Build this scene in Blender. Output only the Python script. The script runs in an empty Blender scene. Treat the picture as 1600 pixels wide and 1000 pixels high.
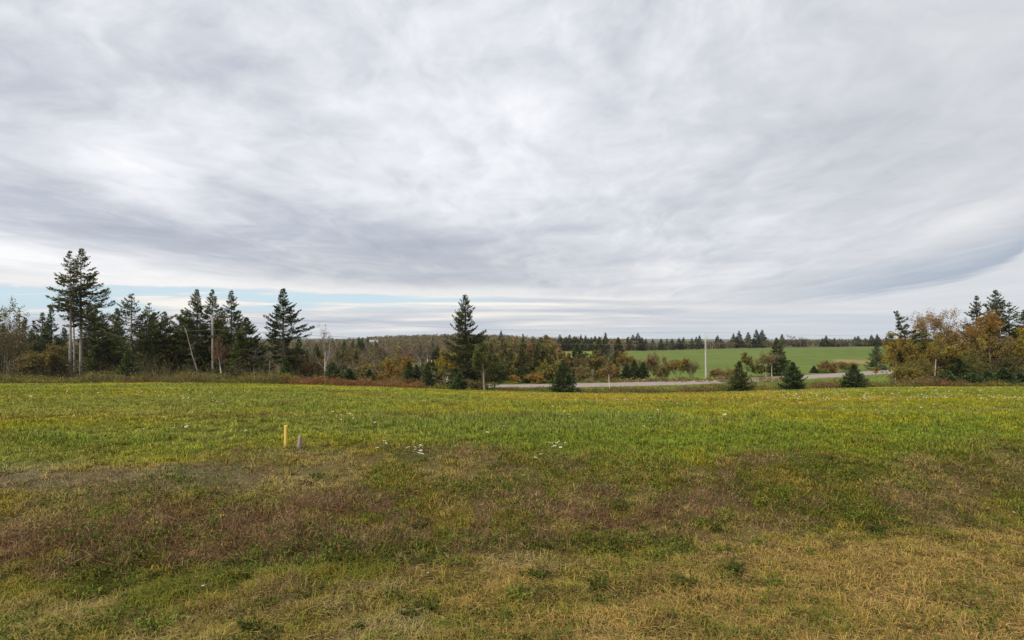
import bpy, math, random
import numpy as np
from mathutils import Vector

S = bpy.context.scene
COL = S.collection
R_ = math.radians
FPX, CX, HZ, CAMZ = 889.0, 800.0, 530.0, 1.7     # focal length in photo pixels, centre column, horizon row, eye height

# ------------------------------------------------------------------ camera
cam = bpy.data.cameras.new('camera')
cam.lens = 20.0; cam.sensor_width = 36.0; cam.sensor_fit = 'HORIZONTAL'
cam.shift_y = 30.0 / 1600.0
cam.clip_start = 0.05; cam.clip_end = 20000
co = bpy.data.objects.new('camera', cam); COL.objects.link(co)
co.location = (0, 0, CAMZ); co.rotation_euler = (R_(90), 0, 0)
S.camera = co

# ------------------------------------------------------------------ view
S.view_settings.view_transform = 'Standard'; S.view_settings.look = 'None'
S.view_settings.gamma = 1; S.view_settings.use_curve_mapping = False
S.view_settings.exposure = 0.80

# ------------------------------------------------------------------ world: clear sky behind a sheet of cloud
SUN_EL, SUN_AZ = R_(52), R_(222)                 # sun high behind and to the left of the camera, veiled by cloud
world = bpy.data.worlds.new('World'); S.world = world; world.use_nodes = True
wt = world.node_tree; wt.nodes.clear()
class NT:
    def __init__(s, t): s.t = t
    def n(s, kind, **kw):
        x = s.t.nodes.new(kind)
        for k, v in kw.items(): setattr(x, k, v)
        return x
    def put(s, sock, v):
        if isinstance(v, (int, float)): sock.default_value = v
        elif isinstance(v, (tuple, list)): sock.default_value = (tuple(v) + (1,))[:4] if sock.type == 'RGBA' else tuple(v)[:3]
        else: s.t.links.new(v, sock)
    def m(s, op, *a, clamp=False):
        x = s.n('ShaderNodeMath', operation=op, use_clamp=clamp)
        for i, v in enumerate(a): s.put(x.inputs[i], v)
        return x.outputs[0]
    def vec(s, x, y, z=0.0):
        c = s.n('ShaderNodeCombineXYZ')
        for i, v in enumerate((x, y, z)): s.put(c.inputs[i], v)
        return c.outputs[0]
    def noise(s, v, scale=1, detail=4, rough=.5, dist=0.0):
        x = s.n('ShaderNodeTexNoise', noise_dimensions='3D')
        s.put(x.inputs['Vector'], v)
        x.inputs['Scale'].default_value = scale; x.inputs['Detail'].default_value = detail
        x.inputs['Roughness'].default_value = rough; x.inputs['Distortion'].default_value = dist
        return x.outputs['Fac']
    def smooth(s, x, a, b, lo=0.0, hi=1.0):
        r = s.n('ShaderNodeMapRange', interpolation_type='SMOOTHSTEP')
        s.put(r.inputs[0], x)
        for i, v in enumerate((a, b, lo, hi)): s.put(r.inputs[i + 1], v)
        return r.outputs[0]
    def mix(s, f, a, b, mode='MIX'):
        x = s.n('ShaderNodeMix', data_type='RGBA', blend_type=mode)
        s.put(x.inputs[0], f); s.put(x.inputs[6], a); s.put(x.inputs[7], b)
        return x.outputs[2]
    def ramp(s, f, stops):
        x = s.n('ShaderNodeValToRGB')
        el = x.color_ramp.elements
        while len(el) < len(stops): el.new(.5)
        for e, (p, c) in zip(el, stops): e.position = p; e.color = tuple(c) + (1,)
        s.put(x.inputs[0], f)
        return x.outputs[0]
W = NT(wt)
def build_sky():
    tc = W.n('ShaderNodeTexCoord'); sp = W.n('ShaderNodeSeparateXYZ'); wt.links.new(tc.outputs['Generated'], sp.inputs[0])
    X, Y, Z = sp.outputs
    ya = W.m('MAXIMUM', W.m('ABSOLUTE', Y), .05)
    s_ = W.m('DIVIDE', X, ya); e_ = W.m('DIVIDE', Z, ya)
    zc = W.m('MAXIMUM', Z, .012)
    u = W.m('DIVIDE', X, zc); v = W.m('DIVIDE', ya, zc)
    sky = W.n('ShaderNodeTexSky', sky_type='NISHITA'); sky.sun_disc = False
    sky.sun_elevation = SUN_EL; sky.sun_rotation = SUN_AZ
    sky.air_density = 1.0; sky.dust_density = 1.5; sky.ozone_density = 1.0
    # cloud-sheet texture on a level plane above the land
    L_ = W.m('LOGARITHM', v, math.e)
    us = W.m('SUBTRACT', u, W.m('MULTIPLY', v, .13))
    warp = W.noise(W.vec(W.m('MULTIPLY', us, 1.1), W.m('MULTIPLY', L_, 1.6), 3.1), 1.0, 3, .5)
    wq = W.m('SUBTRACT', warp, .5)
    uw = W.m('ADD', us, W.m('MULTIPLY', wq, .55)); lw = W.m('ADD', L_, W.m('MULTIPLY', wq, .35))
    n1 = W.noise(W.vec(W.m('MULTIPLY', uw, 1.35), W.m('MULTIPLY', lw, 1.9), 0.3), 1.0, 5, .55, .4)
    n2 = W.noise(W.vec(W.m('MULTIPLY', uw, 2.9), W.m('MULTIPLY', lw, 5.6), 7.7), 1.0, 5, .56, .3)
    th = W.m('ARCTAN2', u, v); rl = W.m('LOGARITHM', W.m('SQRT', W.m('ADD', W.m('MULTIPLY', u, u), W.m('MULTIPLY', v, v))), math.e)
    th = W.m('ADD', th, W.m('MULTIPLY', wq, .30)); rl = W.m('ADD', rl, W.m('MULTIPLY', th, .35))
    n3 = W.noise(W.vec(W.m('MULTIPLY', th, 5.4), W.m('MULTIPLY', rl, 3.2), 1.2), 1.0, 6, .56, .25)
    n5 = W.noise(W.vec(W.m('MULTIPLY', th, 15.0), W.m('MULTIPLY', rl, 7.5), 6.1), 1.0, 6, .60, .2)
    dn = W.m('ADD', W.m('MULTIPLY', W.m('SUBTRACT', n1, .5), .34), W.m('MULTIPLY', W.m('SUBTRACT', n2, .5), .28))
    dn = W.m('ADD', dn, W.m('MULTIPLY', W.m('SUBTRACT', n3, .5), .72))
    dn = W.m('ADD', dn, W.m('MULTIPLY', W.m('SUBTRACT', n5, .5), .52))
    dn = W.m('MULTIPLY', dn, W.smooth(s_, .2, .8, 1.15, .60))      # the sheet is smoother on the right
    dn = W.m('MULTIPLY', dn, W.smooth(e_, .03, .20, .55, 1.0))
    B = W.m('ADD', .60, W.m('MULTIPLY', dn, .88))
    # the larger lumps and hollows of the cloud sheet: (tan azimuth, tan elevation, radii, slant, amount)
    for (a, b, ra, rb, sl, k) in BLOBS:
        ds = W.m('SUBTRACT', s_, a)
        de = W.m('SUBTRACT', W.m('SUBTRACT', e_, b), W.m('MULTIPLY', ds, sl))
        q = W.m('ADD', W.m('POWER', W.m('ABSOLUTE', W.m('DIVIDE', ds, ra)), 2.0), W.m('POWER', W.m('ABSOLUTE', W.m('DIVIDE', de, rb)), 2.0))
        B = W.m('ADD', B, W.m('MULTIPLY', W.m('EXPONENT', W.m('MULTIPLY', q, -1.0)), k))
    B = W.m('MULTIPLY', B, 1.0, clamp=True)
    cloud = W.ramp(B, SKY_RAMP)
    warm = W.m('MAXIMUM', W.smooth(s_, .0, .9), W.smooth(e_, .22, .08))   # duller white to the right and low down
    cloud = W.mix(W.m('MULTIPLY', warm, .75), cloud, W.mix(1.0, cloud, (1.0, .985, .945), 'MULTIPLY'))
    # dark lens of cloud on the right with its sharp lower edge (a half ellipse)
    xr = W.m('DIVIDE', W.m('SUBTRACT', s_, .30), .61)
    rt = W.m('SQRT', W.m('MAXIMUM', W.m('SUBTRACT', 1.0, W.m('MULTIPLY', xr, xr)), 0.0))
    edge = W.m('SUBTRACT', .172, W.m('MULTIPLY', rt, .115))
    above = W.m('ADD', W.m('SUBTRACT', e_, edge), W.m('MULTIPLY', W.m('SUBTRACT', n2, .5), .030))
    inside = W.smooth(above, -.006, .012)
    lens = W.m('MULTIPLY', inside, W.smooth(above, .008, .085, 1, 0))
    lens = W.m('MULTIPLY', lens, W.m('MULTIPLY', W.smooth(s_, .30, .74), W.smooth(s_, .89, .93, 1, 0)))
    # low streaked stratus near the horizon
    st1 = W.noise(W.vec(W.m('MULTIPLY', s_, 2.6), W.m('MULTIPLY', e_, 55), 2.0), 1.0, 5, .55, .5)
    st2 = W.noise(W.vec(W.m('MULTIPLY', s_, 4.5), W.m('MULTIPLY', e_, 90), 9.0), 1.0, 4, .55, .4)
    fl = W.m('ADD', W.m('MULTIPLY', st1, .65), W.m('MULTIPLY', st2, .35))
    lift = W.m('MULTIPLY', W.smooth(e_, .025, .07), .06)
    low = W.ramp(W.m('ADD', fl, lift), [(.36, (.325, .350, .390)), (.46, (.385, .402, .435)), (.54, (.470, .472, .475)), (.64, (.64, .61, .56))])
    lowr = W.mix(W.smooth(s_, .15, .5), low, W.mix(.70, low, (.425, .450, .480)))
    en = W.m('ADD', e_, W.m('MULTIPLY', W.m('SUBTRACT', W.noise(W.vec(W.m('MULTIPLY', s_, 7), W.m('MULTIPLY', e_, 30), 4), 1, 6, .62), .5), .022))
    top = W.m('SUBTRACT', .0945, W.m('MULTIPLY', W.smooth(s_, -.75, -.05), .022))
    below = W.smooth(W.m('SUBTRACT', en, top), .0035, -.0035)      # 1 under the edge of the main sheet
    soft = W.smooth(s_, .05, .40)
    below = W.m('ADD', W.m('MULTIPLY', below, W.m('SUBTRACT', 1.0, soft)), W.m('MULTIPLY', W.smooth(e_, .085, .035), soft))
    # a bright cream lip along the edge of the sheet
    lip = W.m('MULTIPLY', W.smooth(W.m('SUBTRACT', en, top), .032, .004), W.smooth(s_, .25, .0))
    cloud = W.mix(W.m('MULTIPLY', lip, .62), cloud, (.64, .625, .60))
    cloud = W.mix(below, cloud, lowr)
    cloud = W.mix(W.m('MULTIPLY', lens, .88), cloud, (.262, .305, .362))
    out_ = W.m('MULTIPLY', W.m('SUBTRACT', 1.0, inside), W.m('MULTIPLY', W.smooth(s_, .55, .8), W.smooth(e_, .03, .09)))
    cloud = W.mix(W.m('MULTIPLY', out_, .45), cloud, (.455, .475, .495))
    # the clear gap: pale blue sky between the sheet and the stratus, on the left
    bottom = W.m('ADD', .040, W.m('MULTIPLY', W.smooth(s_, -.75, -.1), .016))
    gap = W.m('MULTIPLY', below, W.smooth(W.m('SUBTRACT', e_, bottom), -.012, .014))
    gap = W.m('MULTIPLY', gap, W.smooth(s_, .10, -.16))
    gap = W.m('MULTIPLY', gap, W.smooth(fl, .57, .47))
    gap = W.m('MULTIPLY', gap, W.smooth(W.noise(W.vec(W.m('MULTIPLY', s_, 4.2), W.m('MULTIPLY', e_, 28), 11.0), 1, 4, .6), .30, .44, .45, 1.0))
    day = W.mix(1.0, sky.outputs[0], (.1, .1, .1), 'MULTIPLY')
    clear = W.mix(.80, day, (.400, .520, .580))                   # thin high veil over the blue
    c = W.mix(W.m('MULTIPLY', gap, .95), cloud, clear)
    # a level band of pale air right at the horizon
    c = W.mix(W.smooth(e_, .028, -.004, 0, .75), c, (.43, .465, .50))
    c = W.mix(1.0, c, (8.75, 8.82, 9.0), 'MULTIPLY')
    bg = W.n('ShaderNodeBackground'); wt.links.new(c, bg.inputs[0]); bg.inputs[1].default_value = 0.1
    out = W.n('ShaderNodeOutputWorld'); wt.links.new(bg.outputs[0], out.inputs[0])
SKY_RAMP = [(.05, (.275, .300, .350)), (.34, (.350, .372, .415)), (.56, (.445, .458, .488)), (.78, (.545, .553, .575)), (1.0, (.645, .648, .655))]
BLOBS = [(-.68, .325, .13, .055, -.35, .48), (-.60, .235, .10, .04, -.5, .10), (-.24, .38, .26, .15, -.3, .20), (.10, .42, .20, .2, .1, .12),
         (-.80, .42, .22, .08, -.4, -.24), (-.45, .47, .16, .07, -.3, -.22), (-.62, .19, .42, .055, -.20, -.27), (-.10, .135, .34, .06, -.12, -.27),
         (-.22, .19, .2, .05, -.2, -.20), (-.88, .15, .42, .034, -.12, .42), (.18, .50, .05, .09, -.4, -.16), (-.82, .53, .2, .05, -.2, .1),
         (.72, .45, .3, .16, .2, -.10), (.50, .29, .35, .1, .15, -.10), (.80, .215, .10, .022, .35, .20), (.22, .11, .3, .03, 0, .14), (-.35, .28, .3, .05, -.3, .14), (-.05, .26, .14, .04, -.3, -.1)]
build_sky()

# ------------------------------------------------------------------ sun (veiled)
sl = bpy.data.lights.new('sun', 'SUN'); sl.energy = 2.4; sl.angle = R_(16); sl.color = (1.0, .90, .72)
so = bpy.data.objects.new('sun', sl); COL.objects.link(so)
sd = Vector((math.sin(SUN_AZ) * math.cos(SUN_EL), math.cos(SUN_AZ) * math.cos(SUN_EL), math.sin(SUN_EL)))
so.rotation_euler = sd.to_track_quat('Z', 'Y').to_euler(); so.location = (-30, -40, 60)

# ------------------------------------------------------------------ numeric helpers
def hash2(ix, iy, seed):
    h = (ix.astype(np.int64) * 374761393 + iy.astype(np.int64) * 668265263 + seed * 1442695041) & 0xFFFFFFFF
    h = ((h ^ (h >> 13)) * 1274126177) & 0xFFFFFFFF
    return ((h ^ (h >> 16)) & 0xFFFF) / 65535.0
def vnoise(x, y, seed=0):
    ix, iy = np.floor(x), np.floor(y); fx, fy = x - ix, y - iy
    fx = fx * fx * (3 - 2 * fx); fy = fy * fy * (3 - 2 * fy)
    a, b = hash2(ix, iy, seed), hash2(ix + 1, iy, seed); c, d = hash2(ix, iy + 1, seed), hash2(ix + 1, iy + 1, seed)
    return (a * (1 - fx) + b * fx) * (1 - fy) + (c * (1 - fx) + d * fx) * fy
def fbm(x, y, seed=0, oct=3):
    t = 0; a = .5; n = 0
    for o in range(oct):
        t = t + a * vnoise(x * 2 ** o, y * 2 ** o, seed + o * 17); n += a; a *= .5
    return t / n
def sst(x, a, b):
    t = np.clip((x - a) / (b - a), 0, 1); return t * t * (3 - 2 * t)

# ------------------------------------------------------------------ lie of the land
PXC = np.array([-400, 0, 300, 500, 650, 760, 880, 1000, 1100, 1240, 1330, 1450, 1600, 2000.])
def rows(y, r): return CAMZ - (np.array(r) - HZ) * y / FPX
ZE = rows(60., [601, 600.5, 598.5, 601.5, 606.5, 610.5, 613.5, 615, 613.5, 609, 606, 604.5, 604.5, 604])
TAB = {}
for yy in (9., 10., 12., 15., 20., 27., 36., 47., 60.):
    q = max(0, (yy - 10) / 50) ** 1.05; TAB[yy] = .22 + (ZE - .22) * q
TAB[78.] = rows(78., [593, 593, 592.5, 597, 604, 607, 609, 609, 607, 602, 599, 598, 598, 598])
TAB[96.] = np.array([-6.2, -6.2, -6.2, -6.2, -6.2, -6.2, -6.2, -6.2, -6.1, -5.9, -5.6, -5.3, -5.3, -5.3])
TAB[115.] = np.array([-7, -7, -7, -7.5, -7.5, -7.3, -7, -6.6, -6.3, -6.2, -5.9, -5.5, -5.5, -5.5])
TAB[145.] = np.array([-9, -9, -9, -10, -10, -9.5, -9, -7.2, -6.4, -6.1, -6.0, -6.2, -6.2, -6.2])
TAB[200.] = np.array([-10, -10, -10, -11, -11, -10.5, -9.5, -7.4, -6.2, -5.8, -5.6, -5.6, -5.6, -5.6])
TAB[280.] = np.array([-11, -11, -11, -11, -11, -10, -9, -7.6, -5.7, -4.9, -4.6, -4.5, -4.5, -4.5])
TAB[400.] = np.array([-11, -11, -11, -10.5, -9.5, -8.5, -6.2, -7.0, -4.9, -4.0, -3.3, -3.2, -3.2, -3.2])
TAB[600.] = np.array([-10, -10, -10, -9.5, -6, -5, -6, -8, -7, -6, -5.5, -5, -5, -5])
TAB[1000.] = np.array([-8, -8, -8, -8, 2.5, 2.5, -5, -9, -9, -8, -8, -8, -8, -8])
TAB[2000.] = np.full(14, -7.); TAB[5200.] = np.full(14, -6.)
LYS = np.linspace(math.log(9), math.log(5200), 330); PXS = np.linspace(-400, 2000, 300)
_d = np.log(np.array(sorted(TAB))); _z = np.array([TAB[k] for k in sorted(TAB)])
_t = np.stack([np.interp(PXS, PXC, r) for r in _z])
LAT = np.stack([np.interp(LYS, _d, _t[:, j]) for j in range(len(PXS))], 1)
def blur(a, n, ax):
    k = np.ones(n) / n
    return np.apply_along_axis(lambda r: np.convolve(np.pad(r, n // 2, mode='edge'), k, 'valid'), ax, a)
for _ in range(2): LAT = blur(LAT, 17, 1)
for _ in range(2): LAT = blur(LAT, 7, 0)
ROAD = np.array([(-190, 66), (-120, 78), (-60, 88), (-12.6, 93.6), (6.5, 97), (23.9, 101.5), (38, 106.8), (51.3, 113.5), (70.3, 125), (88.7, 137), (115, 155), (150, 180), (200, 218)], float)
def resample(P, n):
    t = np.arange(len(P)); tt = np.linspace(0, len(P) - 1, n)
    Q = np.stack([np.interp(tt, t, P[:, k]) for k in range(P.shape[1])], 1)
    for _ in range(6):
        Q[1:-1] = (Q[:-2] + 2 * Q[1:-1] + Q[2:]) / 4
    return Q
ROADC = resample(ROAD, 160); ROADZ = -6.2
def road_dist(x, y):
    d = np.full(np.shape(x), 1e9)
    for a, b in zip(ROADC[:-1], ROADC[1:]):
        v = b - a; L2 = v @ v
        t = np.clip(((x - a[0]) * v[0] + (y - a[1]) * v[1]) / L2, 0, 1)
        d = np.minimum(d, (x - a[0] - t * v[0]) ** 2 + (y - a[1] - t * v[1]) ** 2)
    return np.sqrt(d)
def wcoord(x, y): return y - .16 * x
def height(x, y):
    x = np.asarray(x, float); y = np.asarray(y, float)
    r = np.hypot(x, y) + 1e-6; ang = np.clip(np.arctan2(x, y), -1.1, 1.1)
    dep = r * np.cos(ang); px = CX + FPX * np.tan(ang)
    fy = np.clip((np.log(np.maximum(dep, 9.0)) - LYS[0]) / (LYS[1] - LYS[0]), 0, len(LYS) - 1.001)
    fx = np.clip((px - PXS[0]) / (PXS[1] - PXS[0]), 0, len(PXS) - 1.001)
    i, j = fy.astype(int), fx.astype(int); a, b = fy - i, fx - j
    far = (LAT[i, j] * (1 - b) + LAT[i, j + 1] * b) * (1 - a) + (LAT[i + 1, j] * (1 - b) + LAT[i + 1, j + 1] * b) * a
    w = wcoord(x, y) + .5 * (fbm(x * .5, y * .5, 5) - .5)
    near = np.interp(w, [3.2, 4.0, 4.8, 5.3, 6.3, 7.0, 8.2, 9.5], [0, -.05, -.13, -.09, .15, .235, .26, .24])
    near = near + .10 * (fbm(x * 1.3, y * 1.3, 9) - .5) * np.clip(w / 3, 0, 1) + .065 * (fbm(x * 3.1, y * 3.1, 31, 2) - .5)
    k = sst(dep, 9, 14)
    z = near * (1 - k) + (far + .12 * (fbm(x * .35, y * .35, 21) - .5) * sst(dep, 9, 20)) * k
    big = (dep > 60) & (dep < 330)
    if np.any(big):
        d = road_dist(x[big], y[big]) if z.ndim else road_dist(x, y)
        kk = sst(d, 13, 5)
        if z.ndim: z[big] = z[big] * (1 - kk) + (ROADZ - .10) * kk
        else: z = z * (1 - kk) + (ROADZ - .10) * kk
    return z
def gz(x, y): return float(height(np.array([x]), np.array([y]))[0])
def at_depth(px, d): return ((px - CX) * d / FPX, d)
def on_ground(px, row):
    ys = np.exp(np.linspace(math.log(2.2), math.log(64), 900)); xs = (px - CX) * ys / FPX
    r = HZ + FPX * (CAMZ - height(xs, ys)) / ys
    i = np.argmax(r <= row); y = ys[i] if r.min() <= row else 60.
    x = (px - CX) * y / FPX
    return x, y, gz(x, y)

# ------------------------------------------------------------------ object helpers
def tag(o, label=None, cat=None, group=None, kind=None):
    if label: o['label'] = label
    if cat: o['category'] = cat
    if group: o['group'] = group
    if kind: o['kind'] = kind
    return o
def empty(name, loc, rz=0.0):
    o = bpy.data.objects.new(name, None); COL.objects.link(o)
    o.empty_display_size = .2; o.location = loc; o.rotation_euler = (0, 0, rz); return o
class Acc:
    """collects vertices, faces and one colour per vertex of ONE mesh"""
    def __init__(s): s.V = []; s.C = []; s.Q = []; s.T = []; s.n = 0
    def add(s, V, C, Q=None, T=None):
        V = np.asarray(V, np.float32); s.V.append(V); C = np.asarray(C, np.float32)
        s.C.append(np.broadcast_to(C, (len(V), 3)) if C.ndim == 1 else C)
        if Q is not None: s.Q.append(np.asarray(Q, np.int64) + s.n)
        if T is not None: s.T.append(np.asarray(T, np.int64) + s.n)
        s.n += len(V)
    def tube(s, P, r, sides=6, col=(1, 1, 1), cap=True):
        P = np.asarray(P, float); n = len(P); r = np.broadcast_to(np.asarray(r, float), (n,))
        d = np.gradient(P, axis=0); d /= np.linalg.norm(d, axis=1, keepdims=True) + 1e-9
        ref = np.array([1., 0, 0]) if abs(d[0, 2]) > .8 else np.array([0, 0, 1.])
        a = np.cross(d, ref); a /= np.linalg.norm(a, axis=1, keepdims=True) + 1e-9; b = np.cross(d, a)
        th = np.arange(sides) * 2 * math.pi / sides
        V = P[:, None] + r[:, None, None] * (np.cos(th)[None, :, None] * a[:, None] + np.sin(th)[None, :, None] * b[:, None])
        i = np.arange(n - 1)[:, None] * sides; j = np.arange(sides)[None]; k = (j + 1) % sides
        Q = np.stack([i + j, i + k, i + sides + k, i + sides + j], -1).reshape(-1, 4)
        V = V.reshape(-1, 3); T = None
        if cap:
            V = np.vstack([V, P[-1:]]); e = (n - 1) * sides; jj = np.arange(sides)
            T = np.stack([e + jj, e + (jj + 1) % sides, np.full(sides, n * sides)], 1)
        s.add(V, col, Q, T)
    def sprigs(s, P, D, L, Wd, C, rng, flat=None):
        """elongated leaf-like diamonds from P along D"""
        n = len(P); D = D / (np.linalg.norm(D, axis=1, keepdims=True) + 1e-9)
        A = rng.normal(size=(n, 3)) if flat is None else flat
        Sd = np.cross(D, A); Sd /= np.linalg.norm(Sd, axis=1, keepdims=True) + 1e-9
        L = np.broadcast_to(L, (n,))[:, None]; Wd = np.broadcast_to(Wd, (n,))[:, None]
        m = P + D * L * .5
        V = np.stack([P, m + Sd * Wd * .5, P + D * L, m - Sd * Wd * .5], 1).reshape(-1, 3)
        s.add(V, np.repeat(np.broadcast_to(C, (n, 3)), 4, 0), Q=np.arange(4 * n).reshape(-1, 4))
    def mesh(s, name):
        V = np.concatenate(s.V); C = np.concatenate(s.C)
        Q = np.concatenate(s.Q) if s.Q else np.zeros((0, 4), np.int64); T = np.concatenate(s.T) if s.T else np.zeros((0, 3), np.int64)
        me = bpy.data.meshes.new(name); me.vertices.add(len(V)); me.vertices.foreach_set('co', V.astype(np.float32).ravel())
        L = np.concatenate([Q.ravel(), T.ravel()]).astype(np.int32); nf = len(Q) + len(T)
        me.loops.add(len(L)); me.loops.foreach_set('vertex_index', L)
        me.polygons.add(nf)
        st = np.concatenate([np.arange(len(Q)) * 4, len(Q) * 4 + np.arange(len(T)) * 3]).astype(np.int32)
        me.polygons.foreach_set('loop_start', st)
        ca = me.color_attributes.new('Col', 'FLOAT_COLOR', 'POINT')
        ca.data.foreach_set('color', np.concatenate([C, np.ones((len(C), 1), np.float32)], 1).astype(np.float32).ravel())
        me.update(calc_edges=True); return me
    def build(s, name, mat, parent=None, smooth=False, loc=None):
        me = s.mesh(name); me.materials.append(mat)
        if smooth: me.polygons.foreach_set('use_smooth', np.ones(len(me.polygons), bool))
        o = bpy.data.objects.new(name, me); COL.objects.link(o)
        if parent is not None: o.parent = parent
        if loc is not None: o.location = loc
        return o
def copy_tree(root, loc, rz, sc, name=None):
    r = root.copy(); COL.objects.link(r); r.location = loc; r.rotation_euler = (0, 0, rz); r.scale = sc
    for ch in KIDS.get(root.name, []):
        c = ch.copy(); COL.objects.link(c); c.parent = r
    return r
KIDS = {}

# ------------------------------------------------------------------ materials
def mat(name):
    m = bpy.data.materials.new(name); m.use_nodes = True; m.node_tree.nodes.clear(); return m, NT(m.node_tree)
def leafy(name, trans=.3, rough=.65, spec=.08, up=.5):
    m, t = mat(name)
    a = t.n('ShaderNodeVertexColor', layer_name='Col').outputs[0]
    oi = t.n('ShaderNodeObjectInfo')
    c = t.mix(1.0, a, oi.outputs['Color'], 'MULTIPLY')
    g = t.n('ShaderNodeNewGeometry').outputs['Normal']            # shading normals bent upward to brighten the foliage, as if lit from above
    k = t.n('ShaderNodeVectorMath', operation='MULTIPLY_ADD'); t.t.links.new(g, k.inputs[0]); k.inputs[1].default_value = (1 - up,) * 3; k.inputs[2].default_value = (0, 0, up)
    nn = t.n('ShaderNodeVectorMath', operation='NORMALIZE'); t.t.links.new(k.outputs[0], nn.inputs[0])
    p = t.n('ShaderNodeBsdfPrincipled'); t.put(p.inputs['Base Color'], c); p.inputs['Roughness'].default_value = rough; p.inputs['Specular IOR Level'].default_value = spec
    t.t.links.new(nn.outputs[0], p.inputs['Normal'])
    tr = t.n('ShaderNodeBsdfTranslucent'); t.put(tr.inputs[0], c)
    mx = t.n('ShaderNodeMixShader'); mx.inputs[0].default_value = trans
    t.t.links.new(p.outputs[0], mx.inputs[1]); t.t.links.new(tr.outputs[0], mx.inputs[2])
    o = t.n('ShaderNodeOutputMaterial'); t.t.links.new(mx.outputs[0], o.inputs[0]); return m
def solid(name, build, rough=.85, bump=None, spec=.2):
    m, t = mat(name); p = t.n('ShaderNodeBsdfPrincipled'); c = build(t); t.put(p.inputs['Base Color'], c)
    p.inputs['Roughness'].default_value = rough; p.inputs['Specular IOR Level'].default_value = spec
    if bump:
        b = t.n('ShaderNodeBump'); b.inputs['Strength'].default_value = bump[1]; b.inputs['Distance'].default_value = bump[2]; t.put(b.inputs['Height'], bump[0](t))
        t.t.links.new(b.outputs[0], p.inputs['Normal'])
    o = t.n('ShaderNodeOutputMaterial'); t.t.links.new(p.outputs[0], o.inputs[0]); return m
def ocoord(t, sx=1, sy=1, sz=1):
    tc = t.n('ShaderNodeTexCoord'); mp = t.n('ShaderNodeMapping'); t.t.links.new(tc.outputs['Object'], mp.inputs[0]); mp.inputs['Scale'].default_value = (sx, sy, sz); return mp.outputs[0]
def vcol(t): return t.n('ShaderNodeVertexColor', layer_name='Col').outputs[0]
def mottled(t, lo=.6, hi=1.35, s=(6, 6, 1.5)):
    k = t.noise(ocoord(t, *s), 1.0, 5, .6); v = t.m('ADD', lo, t.m('MULTIPLY', k, hi - lo))
    return t.mix(1.0, vcol(t), t.vec(v, v, v), 'MULTIPLY')
M_LEAF = leafy('broad_leaves', .30, up=.45)
M_NEEDLE = leafy('conifer_needles', .14, .7, .06, .48)
M_GRASS = leafy('grass_blades', .20, .6, .05, .58)
M_BARK = solid('bark', lambda t: mottled(t), .9, (lambda t: t.noise(ocoord(t, 9, 9, 2.5), 1, 5, .6), .5, .05))
def birch_col(t):
    k = t.noise(ocoord(t, 1.2, 1.2, 7), 1.0, 4, .65)
    return t.mix(t.smooth(k, .56, .63), mottled(t, .8, 1.15), (.09, .075, .06))
M_BIRCH = solid('birch_bark', birch_col, .75)
def ground_col(t):
    c = vcol(t)
    g = t.n('ShaderNodeNewGeometry').outputs['Position']
    k1 = t.noise(g, 14.0, 5, .65); k2 = t.noise(g, .9, 4, .6)
    v = t.m('ADD', .45, t.m('ADD', t.m('MULTIPLY', k1, .75), t.m('MULTIPLY', k2, .35)))
    return t.mix(1.0, c, t.vec(v, v, v), 'MULTIPLY')
M_GROUND = solid('turf_soil', ground_col, .95, (lambda t: t.noise(t.n('ShaderNodeNewGeometry').outputs['Position'], 9, 6, .65), .7, .06), .1)
def road_col(t):
    g = ocoord(t, .6, .6, .6); k = t.noise(g, 1.0, 6, .65)
    return t.mix(k, (.20, .165, .155), (.30, .255, .245))
M_ROAD = solid('old_asphalt', road_col, .9, None, .2)
M_WIRE = solid('wire_metal', lambda t: (.16, .16, .165), .5)
def pole_col(t):
    k = t.noise(ocoord(t, 12, 12, .7), 1.0, 6, .6)
    return t.mix(1.0, vcol(t), t.ramp(k, [(.3, (.55, .55, .55)), (.7, (1.1, 1.1, 1.1))]), 'MULTIPLY')
M_POLE = solid('weathered_wood', pole_col, .85, (lambda t: t.noise(ocoord(t, 20, 20, .8), 1, 5, .6), .5, .02))
M_METAL = solid('dull_metal', lambda t: (.30, .31, .32), .45)
def yellow_col(t):
    k = t.noise(ocoord(t, 60, 60, 14), 1.0, 6, .65)
    tc = t.n('ShaderNodeTexCoord'); sp = t.n('ShaderNodeSeparateXYZ'); t.t.links.new(tc.outputs['Object'], sp.inputs[0])
    low = t.smooth(t.m('ADD', sp.outputs[2], t.m('MULTIPLY', t.m('SUBTRACT', k, .5), .10)), .06, .015)
    c = t.mix(t.smooth(k, .60, .72), (.76, .53, .10), (.52, .37, .13))
    return t.mix(low, c, (.32, .19, .07))
M_YELLOW = solid('yellow_paint', yellow_col, .7, (lambda t: t.noise(ocoord(t, 90, 90, 12), 1, 4, .6), .3, .004))
def grey_wood(t):
    k = t.noise(ocoord(t, 90, 90, 7), 1.0, 5, .6)
    return t.ramp(k, [(.3, (.10, .085, .07)), (.5, (.27, .235, .205)), (.72, (.42, .385, .345))])
M_GREYWOOD = solid('grey_wood', grey_wood, .9, (lambda t: t.noise(ocoord(t, 110, 110, 6), 1, 5, .6), .8, .006))
M_WHITE = solid('white_clapboard', lambda t: (.78, .78, .76), .6)
M_ROOF = solid('grey_roof', lambda t: (.34, .35, .37), .8)
M_PANE = solid('dark_glass', lambda t: (.05, .06, .07), .2, None, .5)
M_FLOWER = leafy('white_petals', .25, .7, .1, .3)

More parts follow.
